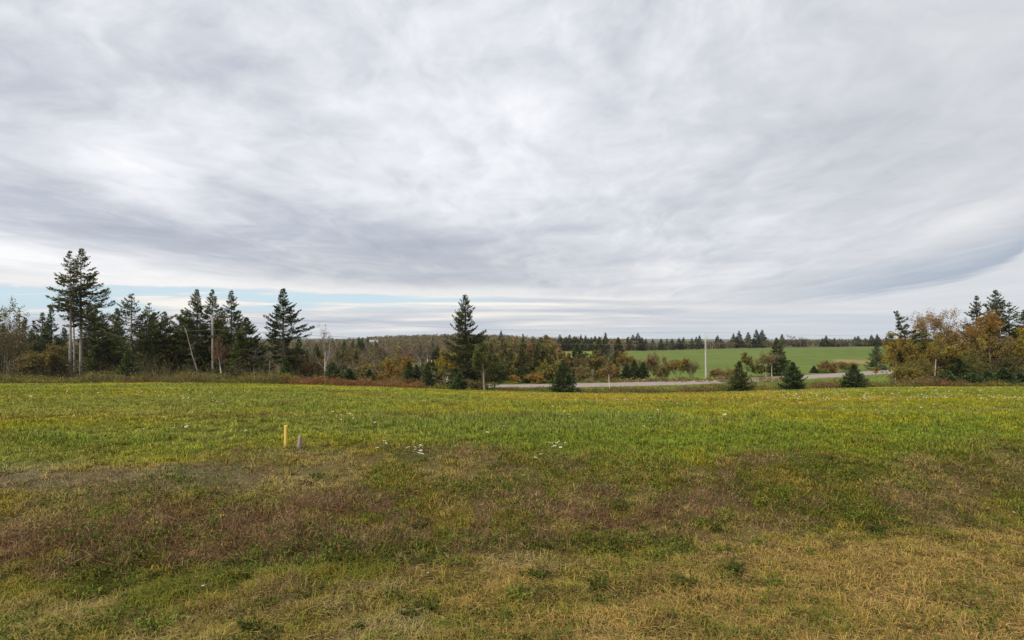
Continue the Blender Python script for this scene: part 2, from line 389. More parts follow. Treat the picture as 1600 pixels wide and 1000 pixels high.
# ------------------------------------------------------------------ colours of the turf, by place
def lerp(a, b, k): return a * (1 - k)[:, None] + b * k[:, None]
def c3(*v): return np.array(v, float)[None, :]
def turf(x, y):
    """colour, height of growth and zone weights of the ground cover at (x, y)"""
    n = len(x); w = wcoord(x, y)
    wn = w + 1.5 * (fbm(x * .55, y * .75, 3) - .5) + .9 * (fbm(x * 1.7, y * 1.9, 4) - .5)
    sh = .9 * sst(x, .3, -3.2); A = sst(wn + sh, 5.0, 4.0); edge = 1.15 * np.exp(-((x + 2.3) / 1.7) ** 2) + .9 * (fbm(x * .8 + 40, y * .8, 76) - .5); C = sst(wn - edge, 6.6, 7.4); Bz = np.clip(1 - A - C, 0, 1)
    f1 = fbm(x * .22, y * .22, 11); f2 = fbm(x * 1.1, y * 1.1, 12); f3 = fbm(x * 3.7, y * 3.7, 13, 2)
    fs = fbm(x * .12, y * .45, 14)
    # open field: yellow green with ochre and richer patches
    field = np.repeat(c3(.300, .295, .020), n, 0)
    field = lerp(field, c3(.400, .300, .034), sst(.6 * fs + .4 * f2, .48, .64) * .85)
    field = lerp(field, c3(.170, .230, .022), sst(.5 * f1 + .5 * f2, .49, .62) * .85)
    field = lerp(field, c3(.20, .25, .070), sst(fbm(x * .09 + 7, y * .3, 15), .52, .70) * .5)
    field = lerp(field, c3(.17, .12, .03), sst(fbm(x * .8 + 30, y * 1.1, 71), .62, .74) * .7)
    och = np.exp(-((y - 34) / 10) ** 2) * sst(x / np.maximum(y, 1), -.12, .03) * sst(x / np.maximum(y, 1), .62, .42)
    field = lerp(field, c3(.46, .30, .040), np.clip(och * sst(f1, .3, .6) * 1.0, 0, .85))
    lush = np.exp(-((w - 8.3) / 1.3) ** 2) * sst(f2, .3, .55)
    field = lerp(field, c3(.195, .255, .024), lush * .8)
    # the bank: dead brown heath in streaks among olive grass
    f4 = fbm(x * .9 - 4, w * 1.5, 73)
    band = np.exp(-((w - (5.60 + .16 * np.sin(x * .7) - .25 * sst(x, -1.5, -4))) / .52) ** 2)
    hm = np.clip(sst(.55 * f4 + .45 * f3, .49, .60) * .5 + band * (.10 + 1.15 * sst(.5 * f4 + .5 * f3, .40, .54)), 0, 1) * (1 - .60 * sst(x, 2.2, 4.6))
    olive = lerp(np.repeat(c3(.235, .195, .034), n, 0), c3(.130, .145, .020), sst(.5 * f2 + .5 * f3, .42, .58))
    olive = lerp(olive, c3(.33, .255, .105), sst(fbm(x * 1.4 + 9, y * 1.4, 16), .50, .64) * .7)
    brown = lerp(np.repeat(c3(.165, .094, .046), n, 0), c3(.300, .200, .100), sst(f3, .48, .72))
    heath = lerp(olive, brown, hm)
    dk = np.exp(-((w - (4.95 - .3 * sst(x, -1.5, -4))) / .40) ** 2) * sst(.5 * f2 + .5 * fbm(x * 2.6, y * 2.6, 75), .42, .56)
    heath = lerp(heath, c3(.070, .082, .014), dk * .85)
    # short dry grass nearest the camera, greener on the left
    fa = .45 * f2 + .35 * fbm(x * 2.1, y * 2.1, 18) + .20 * f3
    dry = lerp(np.repeat(c3(.400, .262, .082), n, 0), c3(.200, .185, .030), sst(fa + .06 * sst(x, 1.5, -2.5) - .045 * sst(x, 0, 3), .445, .55) * .92)
    dry = lerp(dry, c3(.140, .085, .034), sst(f3, .60, .75) * .7)
    dry = lerp(dry, c3(.38, .33, .18), sst(fbm(x * 1.2 + 14, y * 1.5, 74), .58, .70) * .6)
    dry = lerp(dry, c3(.43, .270, .092), sst(fbm(x * .5 - .3 * y, y * .8, 19), .44, .60) * sst(x, -.4, 2.2) * .75)
    pale = np.exp(-((w - 7.0) / .55) ** 2) * sst(x, -.6, -2.0) * sst(.5 * f2 + .5 * f4, .34, .5)
    col = dry * A[:, None] + heath * Bz[:, None] + field * C[:, None]
    col = lerp(col, c3(.34, .295, .175), np.clip(pale, 0, 1) * .85)
    hgt = .045 * A + .050 * Bz + (.036 + .062 * sst(f1 * .5 + f2 * .5, .38, .66)) * C
    hgt = hgt * (1 - .6 * np.clip(pale, 0, 1)) * (1 - .45 * np.exp(-((w - 7.6) / .8) ** 2))
    return col, hgt, A, Bz * hm, C, f2, f3
def land_col(x, y):
    r = np.hypot(x, y); ang = np.clip(np.arctan2(x, y), -1.1, 1.1); dep = r * np.cos(ang); px = CX + FPX * np.tan(ang)
    c, h, A, Bz, C, _, _ = turf(x, y)
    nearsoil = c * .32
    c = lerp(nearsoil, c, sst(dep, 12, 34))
    n1 = fbm(x * .05, y * .05, 41); n2 = fbm(x * .4, y * .4, 42)
    wood = lerp(np.repeat(c3(.085, .065, .030), len(x), 0), c3(.10, .11, .028), n2)
    c = lerp(c, c3(.115, .165, .030), sst(dep, 60, 66) * sst(px, 560, 640))
    c = lerp(c, wood, sst(dep, 61, 68) * sst(px, 640, 560))
    rd = road_dist(np.where(dep > 60, x, 0), np.where(dep > 60, y, 0))
    beyond = sst(dep, 103, 112) * sst(px, 1010, 930)
    c = lerp(c, wood, beyond)
    # the green crop on the far slope
    side = 985 + 60 * sst(dep, 260, 150)
    crop = lerp(np.repeat(c3(.076, .116, .020), len(x), 0), c3(.108, .142, .030), n1)
    crop = crop * ((.84 + .3 * vnoise(x * .02, (y - .25 * x) * .30, 44)) * (.9 + .2 * fbm(x * .03, y * .012, 46)))[:, None]
    k = sst(px, side - 12, side + 12) * sst(dep, 118, 126) * sst(dep, 408, 400)
    c = lerp(c, crop, k)
    k2 = sst(px, 868, 876) * sst(px, 934, 926) * sst(dep, 280, 290) * sst(dep, 402, 394)
    c = lerp(c, c3(.15, .19, .035), k2)
    strip = sst(px, 1298, 1310) * sst(dep + (px - 1330) * .25, 176, 182) * sst(dep + (px - 1330) * .25, 204, 198) * sst(px, 1368, 1360)
    c = lerp(c, c3(.25, .16, .08), strip * .8)
    gold = sst(px, 560, 566) * sst(px, 612, 604) * sst(dep, 470, 480) * sst(dep, 640, 620)
    c = lerp(c, c3(.42, .30, .13), gold)
    far = sst(dep, 404, 412) * (1 - gold)
    c = lerp(c, c3(.06, .055, .028), far)
    return c

def build_ground():
    th = np.concatenate([np.radians(np.arange(-180, -62, 4.)), np.radians(np.arange(-62, 62, .22)), np.radians(np.arange(62, 180, 4.))])
    rr = np.concatenate([[.4], np.exp(np.linspace(math.log(.9), math.log(5000), 330))])
    T, Rr = np.meshgrid(th, rr); X = Rr * np.sin(T); Y = Rr * np.cos(T)
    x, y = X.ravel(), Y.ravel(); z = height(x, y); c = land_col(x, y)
    m, n = len(rr), len(th); i = np.arange(m - 1)[:, None] * n; j = np.arange(n)[None]; k = (j + 1) % n
    Q = np.stack([i + j, i + k, i + n + k, i + n + j], -1).reshape(-1, 4)[:, ::-1]
    V = np.vstack([np.stack([x, y, z], 1), [[0, 0, 0]]]); c = np.vstack([c, c[:1]])
    T3 = np.stack([np.arange(n), (np.arange(n) + 1) % n, np.full(n, m * n)], 1)
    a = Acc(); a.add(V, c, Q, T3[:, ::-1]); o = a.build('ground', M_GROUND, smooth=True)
    me = o.data
    if me.polygons[len(me.polygons) // 3].normal.z < 0: me.flip_normals()
    tag(o, kind='structure')
build_ground()

def build_road():
    P = resample(ROAD, 260); d = np.gradient(P, axis=0); d /= np.linalg.norm(d, axis=1, keepdims=True); nrm = np.stack([-d[:, 1], d[:, 0]], 1)
    offs = [-3.45, -3.3, -1.6, 0, 1.6, 3.3, 3.45]; zz = [-.10, 0, .035, .06, .035, 0, -.10]
    V = np.concatenate([np.column_stack([P + nrm * o_, np.full(len(P), ROADZ + z_)]) for o_, z_ in zip(offs, zz)])
    n = len(P); Q = []
    for k in range(len(offs) - 1):
        i = np.arange(n - 1); Q.append(np.stack([k * n + i, k * n + i + 1, (k + 1) * n + i + 1, (k + 1) * n + i], 1)[:, ::-1])
    a = Acc(); a.add(V, (1, 1, 1), np.concatenate(Q)); o = a.build('road', M_ROAD, smooth=True)
    if o.data.polygons[0].normal.z < 0: o.data.flip_normals()
    tag(o, kind='structure')
build_road()

# ------------------------------------------------------------------ grass and other cover of the open ground (nobody could count it)
def blades(acc, x, y, z, h, wd, az, lean, col, tipc, rng, seg=2):
    n = len(x); d = np.stack([np.cos(az), np.sin(az), np.zeros(n)], 1); s = np.stack([-np.sin(az), np.cos(az), np.zeros(n)], 1)
    tw = rng.uniform(-1.2, 1.2, n); s = s * np.cos(tw)[:, None] + d * np.sin(tw)[:, None]
    b = np.stack([x, y, z - .004], 1); hw = (wd * .5)[:, None]
    up = np.array([[0, 0, 1.]])
    mid = b + d * (lean * h * .32)[:, None] + up * (h * .58)[:, None]
    tip = b + d * (lean * h)[:, None] + up * (h * (1 - .38 * np.clip(lean, 0, 1.6)))[:, None]
    V = np.stack([b - s * hw, b + s * hw, mid + s * hw * .75, mid - s * hw * .75, tip], 1).reshape(-1, 3)
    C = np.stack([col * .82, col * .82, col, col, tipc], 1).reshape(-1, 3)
    k = np.arange(n)[:, None] * 5
    acc.add(V, C, k + np.array([[0, 1, 2, 3]]), k + np.array([[3, 2, 4]]))
def scatter(n, y0, y1, rng, tmax=1.12):
    y = np.exp(rng.uniform(math.log(y0), math.log(y1), n)); t = rng.uniform(-1, 1, n); return t * (tmax * y + 2.4), y
def build_grass():
    rng = np.random.default_rng(7)
    g = Acc(); d = Acc()
    x, y = scatter(GRASS_N, 1.9, 61.5, rng)
    col, h, A, Bz, C, f2, f3 = turf(x, y); w = wcoord(x, y)
    keep = rng.random(len(x)) < (1 - .55 * Bz) * (1 - .30 * A * sst(f2, .35, .6))
    x, y, col, h, A, Bz, C, f2 = [q[keep] for q in (x, y, col, h, A, Bz, C, f2)]
    n = len(x)
    clump = fbm(x * 5, y * 5, 51, 2)
    h = h * rng.uniform(.45, 1.35, n) * (.45 + 1.1 * sst(clump, .3, .7))
    tall = (rng.random(n) < .006 * C) ; h = np.where(tall, h * 1.8, h)
    col = col * rng.uniform(.48, 1.40, n)[:, None]
    # single straws, green blades and yellow blades mixed through
    r = rng.random(n)
    col = np.where((r < .20 * A + .10 * C)[:, None], c3(.30, .215, .075) * rng.uniform(.6, 1.2, n)[:, None], col)
    col = np.where(((r > .86) & (A > .5))[:, None], c3(.10, .135, .025) * rng.uniform(.6, 1.3, n)[:, None], col)
    col = np.where(((r > .80) & (C > .5))[:, None], c3(.10, .18, .015) * rng.uniform(.6, 1.3, n)[:, None], col)
    wd = .0022 + .00070 * y + rng.uniform(0, .0018, n)
    az = rng.uniform(0, 2 * math.pi, n) ; lean = np.abs(rng.normal(.65, .4, n)) + (1 - C) * rng.uniform(0, 1.0, n)
    tip = lerp(col, c3(.32, .25, .08), np.clip(rng.uniform(-.5, .55, n) + .25 * A, 0, .6))
    z = height(x, y)
    m = C > .5
    # tufts: bunches of longer blades, each bunch of its own tone
    X, Y = scatter(27000, 1.9, 34, rng); tc, th, tA, tB, tC, _, _ = turf(X, Y)
    q = rng.random(len(X)) < np.clip(.55 + .20 * tC - .35 * tB, 0, 1); X, Y, tc, tA, tC = X[q], Y[q], tc[q], tA[q], tC[q]; N = len(X); per = 22
    tone = np.array([(.26, .24, .026), (.40, .30, .050), (.15, .185, .022), (.38, .27, .09), (.26, .18, .055), (.10, .115, .020)])[rng.integers(0, 6, N)]
    tone = tone * .6 + tc * .4; tone = np.where((tC > .5)[:, None], tc * rng.uniform(.6, 1.35, N)[:, None], tone)
    k = np.repeat(np.arange(N), per); M = len(k); rad = (rng.uniform(.02, .06, N) * (1 + .03 * Y))[k]; a2 = rng.uniform(0, 6.283, M); r2 = np.sqrt(rng.random(M)) * rad
    bx, by = X[k] + np.cos(a2) * r2, Y[k] + np.sin(a2) * r2; hh = (rng.uniform(.04, .10, N) + .01 * tC)[k] * rng.uniform(.5, 1.2, M)
    bc = tone[k] * rng.uniform(.6, 1.35, M)[:, None]; bw = .0018 + .00060 * by; bl = np.abs(rng.normal(.55, .35, M)) + r2 / rad * .4
    for acc, q in ((g, tC[k] > .5), (d, tC[k] <= .5)):
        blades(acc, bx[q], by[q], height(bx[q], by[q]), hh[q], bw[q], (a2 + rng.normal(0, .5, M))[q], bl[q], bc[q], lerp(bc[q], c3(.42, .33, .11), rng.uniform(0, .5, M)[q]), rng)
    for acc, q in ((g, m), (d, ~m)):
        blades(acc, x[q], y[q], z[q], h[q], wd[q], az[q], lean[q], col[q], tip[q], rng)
    tag(g.build('field_grass', M_GRASS), kind='stuff'); tag(d.build('dry_grass', M_GRASS), kind='stuff')
    # lying straws on the mown part and the bank
    s = Acc(); x, y = scatter(200000, 1.9, 9.5, rng, 1.1); _, _, A, Bz, C, f2, f3 = turf(x, y)
    q = rng.random(len(x)) < (A * .8 + Bz * .55 + C * .05); x, y, Bz = x[q], y[q], Bz[q]; n = len(x); z = height(x, y)
    az = rng.uniform(0, 2 * math.pi, n); L = rng.uniform(.03, .095, n)
    P = np.stack([x, y, z + rng.uniform(.006, .035, n)], 1); D = np.stack([np.cos(az), np.sin(az), rng.normal(.02, .16, n)], 1)
    c = lerp(c3(.38, .265, .115) * rng.uniform(.3, 1.1, n)[:, None], c3(.17, .11, .075) * rng.uniform(.6, 1.2, n)[:, None], (rng.random(n) < Bz).astype(float))
    s.sprigs(P, D, L, .0015 + .0005 * y, c, rng)
    tag(s.build('straw_litter', M_GRASS), kind='stuff')
    # dead wiry heath stems on the bank
    s = Acc(); x, y = scatter(200000, 3.0, 12, rng, 1.1); _, _, A, Bz, C, f2, f3 = turf(x, y)
    pt = fbm(x * 1.3 + 3, y * 1.6, 61)
    q = rng.random(len(x)) < np.clip(Bz * 1.1 * sst(pt, .30, .48), 0, 1); x, y, pt = x[q], y[q], pt[q]; n = len(x); z = height(x, y)
    az = rng.uniform(0, 2 * math.pi, n); el = rng.normal(.75, .45, n)
    D = np.stack([np.cos(az) * np.cos(el), np.sin(az) * np.cos(el), np.abs(np.sin(el))], 1)
    P = np.stack([x, y, z + rng.uniform(-.01, .12, n) * sst(pt, .38, .62)], 1)
    c = lerp(c3(.182, .104, .056) * rng.uniform(.4, 1.3, n)[:, None], c3(.30, .205, .120) * rng.uniform(.5, 1.1, n)[:, None], (rng.random(n) < .28).astype(float))
    s.sprigs(P, D, rng.uniform(.04, .13, n), .0016 + .0006 * y, c, rng)
    tag(s.build('dead_undergrowth', M_GRASS), kind='stuff')
    # low leafy weeds: little rosettes of broad leaves
    s = Acc(); x, y = scatter(82000, 2.0, 24, rng, 1.1); _, _, A, Bz, C, f2, f3 = turf(x, y); w = wcoord(x, y)
    pt = fbm(x * 1.6 + 20, y * 1.8, 63)
    lush = np.exp(-((w - 7.9) / 1.1) ** 2) * sst(x, -.5, 1.5)
    q = rng.random(len(x)) < np.clip((A * .16 + (1 - A - C) * .70 + C * .06) * sst(pt, .47, .62) + lush * .55, 0, 1)
    x, y, pt, Bz, lush = x[q], y[q], pt[q], Bz[q], lush[q]; n = len(x); z = height(x, y); K = 6
    base = lerp(c3(.065, .085, .014) * np.ones((n, 1)), c3(.135, .200, .022), np.clip(lush + rng.uniform(0, .7, n), 0, 1))
    yel = rng.random(n) < .012; base[yel] = (.30, .25, .03)
    az = rng.uniform(0, 2 * math.pi, (n, K)); el = rng.uniform(.15, 1.2, (n, K)); hh = rng.uniform(.0, .05, (n, K)) * (1 + .6 * Bz[:, None])
    D = np.stack([np.cos(az) * np.cos(el), np.sin(az) * np.cos(el), np.sin(el)], -1).reshape(-1, 3)
    P = np.stack([x[:, None] + rng.normal(0, .03, (n, K)), y[:, None] + rng.normal(0, .03, (n, K)), z[:, None] + .01 + hh], -1).reshape(-1, 3)
    c = np.repeat(base, K, 0) * rng.uniform(.55, 1.4, n * K)[:, None]
    yy = np.repeat(y, K)
    s.sprigs(P, D, rng.uniform(.012, .032, n * K) + .0012 * yy, rng.uniform(.006, .014, n * K) + .0006 * yy, c, rng, flat=np.tile([[0, 0, 1.]], (n * K, 1)) + rng.normal(0, .35, (n * K, 3)))
    X, Y = scatter(2100, 2.2, 11, rng); _, _, tA, tB, tC, _, _ = turf(X, Y); Wc = wcoord(X, Y)
    q = rng.random(len(X)) < np.clip(.10 * tA + .16 + .9 * np.exp(-((Wc - 4.95) / .5) ** 2) - .6 * tC, 0, 1) * sst(fbm(X * .9 + 5, Y * .9, 64), .36, .6) ; X, Y = X[q], Y[q]; N = len(X); per = 90
    k = np.repeat(np.arange(N), per); M = len(k); R2 = rng.uniform(.03, .13, N); a2 = rng.uniform(0, 6.283, M); r2 = np.sqrt(rng.random(M)) * R2[k] * rng.uniform(.6, 1.3, M); hz = np.sqrt(np.clip(1 - (r2 / R2[k] / 1.3) ** 2, 0, 1)) * rng.random(M) * (.025 + .45 * R2[k])
    bx, by = X[k] + np.cos(a2) * r2 * 1.4, Y[k] + np.sin(a2) * r2; tone = np.array([(.055, .070, .012), (.078, .098, .015), (.048, .055, .012), (.13, .155, .020), (.085, .068, .022)])[rng.integers(0, 5, N)]
    D = rng.normal(0, 1, (M, 3)); D[:, 2] = np.abs(D[:, 2]) + .3
    s.sprigs(np.stack([bx, by, height(bx, by) + hz], 1), D, rng.uniform(.014, .036, M), rng.uniform(.006, .013, M) + .0005 * by, tone[k] * rng.uniform(.5, 1.5, M)[:, None], rng)
    tag(s.build('ground_weeds', M_LEAF), kind='stuff')
GRASS_N = 980000
build_grass()

# ------------------------------------------------------------------ trees
PAL_SPRUCE = [(0.06, 0.0792, 0.0216), (0.084, 0.1032, 0.0264), (0.0432, 0.06, 0.0192), (0.1056, 0.1104, 0.0312)]
PAL_OLIVE = [(0.084, 0.0936, 0.0264), (0.114, 0.1152, 0.0336), (0.0648, 0.0744, 0.024), (0.132, 0.12, 0.0408)]
PAL_BLUE = [(0.048, 0.0768, 0.0288), (0.0672, 0.1008, 0.036), (0.036, 0.06, 0.0228), (0.084, 0.1152, 0.0384)]
PAL_RUST = [(.25, .120, .026), (.29, .165, .030), (.19, .10, .030), (.22, .17, .036)]
PAL_GOLD = [(.31, .225, .030), (.26, .215, .034), (.34, .20, .026), (.19, .18, .032)]
PAL_OLEAF = [(.135, .130, .028), (.165, .145, .030), (.105, .112, .026), (.20, .145, .032)]
PAL_BROWN = [(.20, .145, .075), (.23, .165, .085), (.17, .125, .065), (.18, .150, .060)]
def conifer(seed, H, R, cb=.12, prof='cone', nb=170, dens=1.0, gap=.0, dead=0, lean=(0, 0), bias=(0, 0), pal=PAL_SPRUCE, trunk_r=None,
            bark=(.105, .088, .07), ragged=.25, sag=.12, sprig=.24, tight=1.0, skirt=1.0, bend=0.0):
    """returns (trunk Acc, crown Acc): a tapered trunk with limbs, and needle sprays hung along the limbs"""
    rng = np.random.default_rng(seed); T = Acc(); K = Acc(); pal = np.array(pal)
    tr = trunk_r or (.010 * H + .05)
    hs = np.linspace(0, 1, 10)
    wob = np.cumsum(rng.normal(0, .012 * H / 10, (10, 2)), 0); wob -= wob[0]
    def axis(t):
        q = np.array([np.interp(t, hs, wob[:, 0]), np.interp(t, hs, wob[:, 1])]).T
        return np.column_stack([q[..., 0] + lean[0] * t ** (1 + bend), q[..., 1] + lean[1] * t ** (1 + bend), t * H])
    ax = axis(hs); T.tube(ax, tr * (1 - hs) ** .85 + .012, 7, bark)
    nb = int(nb * 1.35); dens *= 1.35; sprig *= 1.18
    nlev = max(8, int(nb / 6.5)); lev = cb + (1 - cb) * (np.arange(nlev) + .5) / nlev
    lev = cb + (1 - cb) * ((lev - cb) / (1 - cb)) ** .92
    for i in range(nb):
        t = lev[i % nlev] + rng.normal(0, .006); t = min(max(t, cb), .985)
        q = (t - cb) / (1 - cb)
        if prof == 'cone': pr = (1 - q) ** .92 * (1 if q > .08 else .75 + 3 * q) + .012
        elif prof == 'narrow': pr = (1 - q) ** .85 * (.75 + .25 * min(1, q * 5))
        elif prof == 'pine': pr = min(1, (1 - q) * 2.1) ** .8 * (.62 + .38 * math.sin(min(1, q * 1.5) * math.pi)) + .05
        else: pr = (1 - q) ** .82 * min(1, .62 + q * 1.8)
        az = rng.uniform(0, 2 * math.pi); dirxy = np.array([math.cos(az), math.sin(az)])
        L = (1.28 if prof == 'cone' else 1.14) * R * pr * rng.uniform(1 - ragged * 1.1, 1 + ragged * .6) * (1 + bias[0] * dirxy[0] + bias[1] * dirxy[1]) * (skirt if q < .15 else 1)
        if rng.random() < gap or L < .05 * R * .5: continue
        L = max(L, .09)
        el = .75 * q ** 1.6 - .10 + rng.normal(0, .12)
        m = 6; s = np.linspace(0, 1, m)
        P0 = axis(np.array([t]))[0]
        out = L * s * math.cos(el); zz = L * s * math.sin(el) - sag * L * np.sin(s * math.pi * .8) + .10 * L * s ** 3
        side = rng.normal(0, .10) * L * s ** 2
        P = np.column_stack([P0[0] + dirxy[0] * out - dirxy[1] * side, P0[1] + dirxy[1] * out + dirxy[0] * side, P0[2] + zz])
        T.tube(P, (.018 + .010 * L) * (1 - .85 * s), 3, np.array(bark) * .8, cap=False)
        n = int((8 + 26 * L) * dens); f0 = .10 if q > .75 else .18 + .14 * rng.random()
        ss = f0 + (1 - f0) * rng.random(n) ** .75
        idx = ss * (m - 1); a = np.minimum(idx.astype(int), m - 2); f = (idx - a)[:, None]
        B = P[a] * (1 - f) + P[a + 1] * f; tan = P[a + 1] - P[a]; tan /= np.linalg.norm(tan, axis=1, keepdims=True)
        lat = np.column_stack([-tan[:, 1], tan[:, 0], np.zeros(n)]); lat /= np.linalg.norm(lat, axis=1, keepdims=True) + 1e-9
        sg = rng.choice([-1., 1.], n)[:, None]; wl = tight * (.30 * L * (1.05 - ss) + .10) * rng.random(n)
        B = B + lat * sg * wl[:, None]; B[:, 2] += -.25 * wl + rng.normal(0, .03 + .012 * L, n)
        D = tan * rng.uniform(.3, 1, n)[:, None] + lat * sg * rng.uniform(.1, .9, n)[:, None]; D[:, 2] += rng.normal(-.05 + .25 * q, .28, n)
        sz = sprig * rng.uniform(.6, 1.3, n) * min(1, .55 + .25 * L)
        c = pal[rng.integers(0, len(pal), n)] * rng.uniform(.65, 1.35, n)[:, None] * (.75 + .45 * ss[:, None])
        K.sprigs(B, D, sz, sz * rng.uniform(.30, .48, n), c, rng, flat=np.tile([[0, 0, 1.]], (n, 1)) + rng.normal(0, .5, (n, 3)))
    # leader
    n = int(14 * dens); tt = 1 - .035 * rng.random(n); B = axis(tt)
    D = np.column_stack([rng.normal(0, .35, n), rng.normal(0, .35, n), rng.uniform(.5, 1.1, n)])
    K.sprigs(B, D, sprig * .5, sprig * .15, pal[rng.integers(0, len(pal), n)], rng)
    for i in range(dead):                                   # bare dead lower limbs
        t = rng.uniform(.10, cb + .18); az = rng.uniform(0, 2 * math.pi); L = R * rng.uniform(.35, .95); s = np.linspace(0, 1, 5)
        P0 = axis(np.array([t]))[0]; zz = L * s * rng.normal(-.08, .18) - .12 * L * s ** 2
        P = np.column_stack([P0[0] + math.cos(az) * L * s, P0[1] + math.sin(az) * L * s, P0[2] + zz]); T.tube(P, .022 * (1 - .8 * s), 3, (.17, .145, .12), cap=False)
        for j in range(3):
            a = P[2 + j % 3]; q = rng.normal(0, .35, 3) * L * .5; T.tube(np.array([a, a + q * .6, a + q + [0, 0, -.05]]), [.010, .008, .004], 3, (.16, .135, .11), cap=False)
    return T, K
def broadleaf(seed, H, R, pal=PAL_RUST, leaves=2600, size=.16, trunk_h=.28, stems=1, up=.55, bark=(.20, .17, .14), trunk_r=None, sparse=0.0, twig=(.13, .10, .085), lean=0.0, clump=.35):
    rng = np.random.default_rng(seed); T = Acc(); K = Acc(); pal = np.array(pal); segs = []; tips = []
    leaves = int(leaves * 2.1); size *= 1.12; R = R * 1.18
    tr = trunk_r or .007 * H + .03
    def grow(p, d, L, r, lvl):
        m = 5 if lvl < 2 else 4; P = [p]
        for i in range(m - 1):
            d = d + rng.normal(0, .055 + .065 * lvl, 3); d[2] += .10 * up; d /= np.linalg.norm(d); P.append(P[-1] + d * L / (m - 1))
        P = np.array(P); rr = np.linspace(r, r * (.45 if lvl < 3 else .3), m); segs.append((P, rr, lvl))
        if lvl >= 3: tips.append(P); return
        nk = (7, 5, 4)[lvl]
        for j in range(nk):
            f = rng.uniform(trunk_h if lvl == 0 else .30, 1) if j < nk - 1 else 1.0
            k = f * (m - 1); a = min(int(k), m - 2); q = P[a] * (1 - (k - a)) + P[a + 1] * (k - a)
            az = rng.uniform(0, 2 * math.pi); tilt = rng.uniform(.45, 1.10) * (1.2 - .45 * up) if j < nk - 1 else rng.uniform(0, .3)
            t1 = np.cross(d, [.3, .5, .81]); t1 /= np.linalg.norm(t1); t2 = np.cross(d, t1)
            nd = d * math.cos(tilt) + (t1 * math.cos(az) + t2 * math.sin(az)) * math.sin(tilt)
            grow(q, nd, L * rng.uniform(.48, .72) * (1.1 - .35 * f if lvl == 0 else 1), rr[a] * .55, lvl + 1)
    for sidx in range(stems):
        a = rng.uniform(0, 2 * math.pi); off = np.array([math.cos(a), math.sin(a), 0]) * (0 if stems == 1 else rng.uniform(.05, .28) * R)
        d = np.array([math.cos(a) * (.30 if stems > 1 else .015), math.sin(a) * (.30 if stems > 1 else .015), 1]); d[0] += lean; d /= np.linalg.norm(d)
        grow(off, d, .60 * H * rng.uniform(.75, 1.05), tr * (1 if stems == 1 else .6), 0)
    allp = np.concatenate([s[0] for s in segs]); kz = H / allp[:, 2].max(); ext = np.percentile(np.hypot(allp[:, 0] - lean * 0, allp[:, 1]), 97); kr = R / max(ext, .01)
    sc = np.array([kr, kr, kz])
    for P, rr, lvl in segs: T.tube(P * sc, np.maximum(rr, .006), (7, 5, 4, 3)[lvl], np.array(bark) if lvl < 1 else np.array(twig), cap=False)
    TP = np.stack(tips) * sc; nt = len(TP)
    wt_ = rng.random(nt) ** (1 + 2 * clump); wt_[rng.random(nt) < sparse] *= .08; wt_ /= wt_.sum()
    i = rng.choice(nt, leaves, p=wt_); f = rng.random(leaves) * 2.999; a = f.astype(int); f = (f - a)[:, None]
    B = TP[i, a] * (1 - f) + TP[i, a + 1] * f + rng.normal(0, .080 * (R + H * .2) * .5, (leaves, 3))
    B[:, 2] = np.maximum(B[:, 2], .05)
    D = rng.normal(0, 1, (leaves, 3)); D[:, 2] -= .35
    tone = (pal[rng.integers(0, len(pal), nt)] * rng.uniform(.55, 1.4, nt)[:, None])[i] * .6 + pal[rng.integers(0, len(pal), leaves)] * .4
    sz = size * rng.uniform(.6, 1.35, leaves); K.sprigs(B, D, sz, sz * rng.uniform(.5, .8, leaves), tone * rng.uniform(.65, 1.35, leaves)[:, None], rng)
    return T, K
def plant_tree(name, acc2, loc, label, cat='tree', rz=0.0, group=None, trunk_mat=None, leaf_mat=None, parts=('trunk', 'crown')):
    e = empty(name, loc, rz); T, K = acc2
    kids = [T.build(parts[0], trunk_mat or M_BARK, e, smooth=True)]
    if K.n: kids.append(K.build(parts[1], leaf_mat or M_NEEDLE, e))
    KIDS[e.name] = kids; tag(e, label, cat, group); return e
def stand(px, d, top):
    """foot of a tree at photo column px and distance d, and its height from the row of its top"""
    x, y = at_depth(px, d); z = gz(x, y); return (x, y, z - .06), CAMZ - (top - HZ) * d / FPX - z + .06
def spruce(px, d, top, Rpx, label, seed, name='spruce_tree', group=None, **kw):
    loc, H = stand(px, d, top); return plant_tree(name, conifer(seed, H, Rpx * d / FPX, **kw), loc, label, group=group)
def leaftree(px, d, top, Rpx, label, seed, name='autumn_tree', birch=False, cat='tree', parts=('trunk', 'crown'), group=None, **kw):
    loc, H = stand(px, d, top)
    if birch: kw.setdefault('bark', (.62, .58, .52))
    return plant_tree(name, broadleaf(seed, H, Rpx * d / FPX, **kw), loc, label, cat=cat, trunk_mat=M_BIRCH if birch else M_BARK, leaf_mat=M_LEAF, parts=parts, group=group)
SH = ('stem', 'foliage')

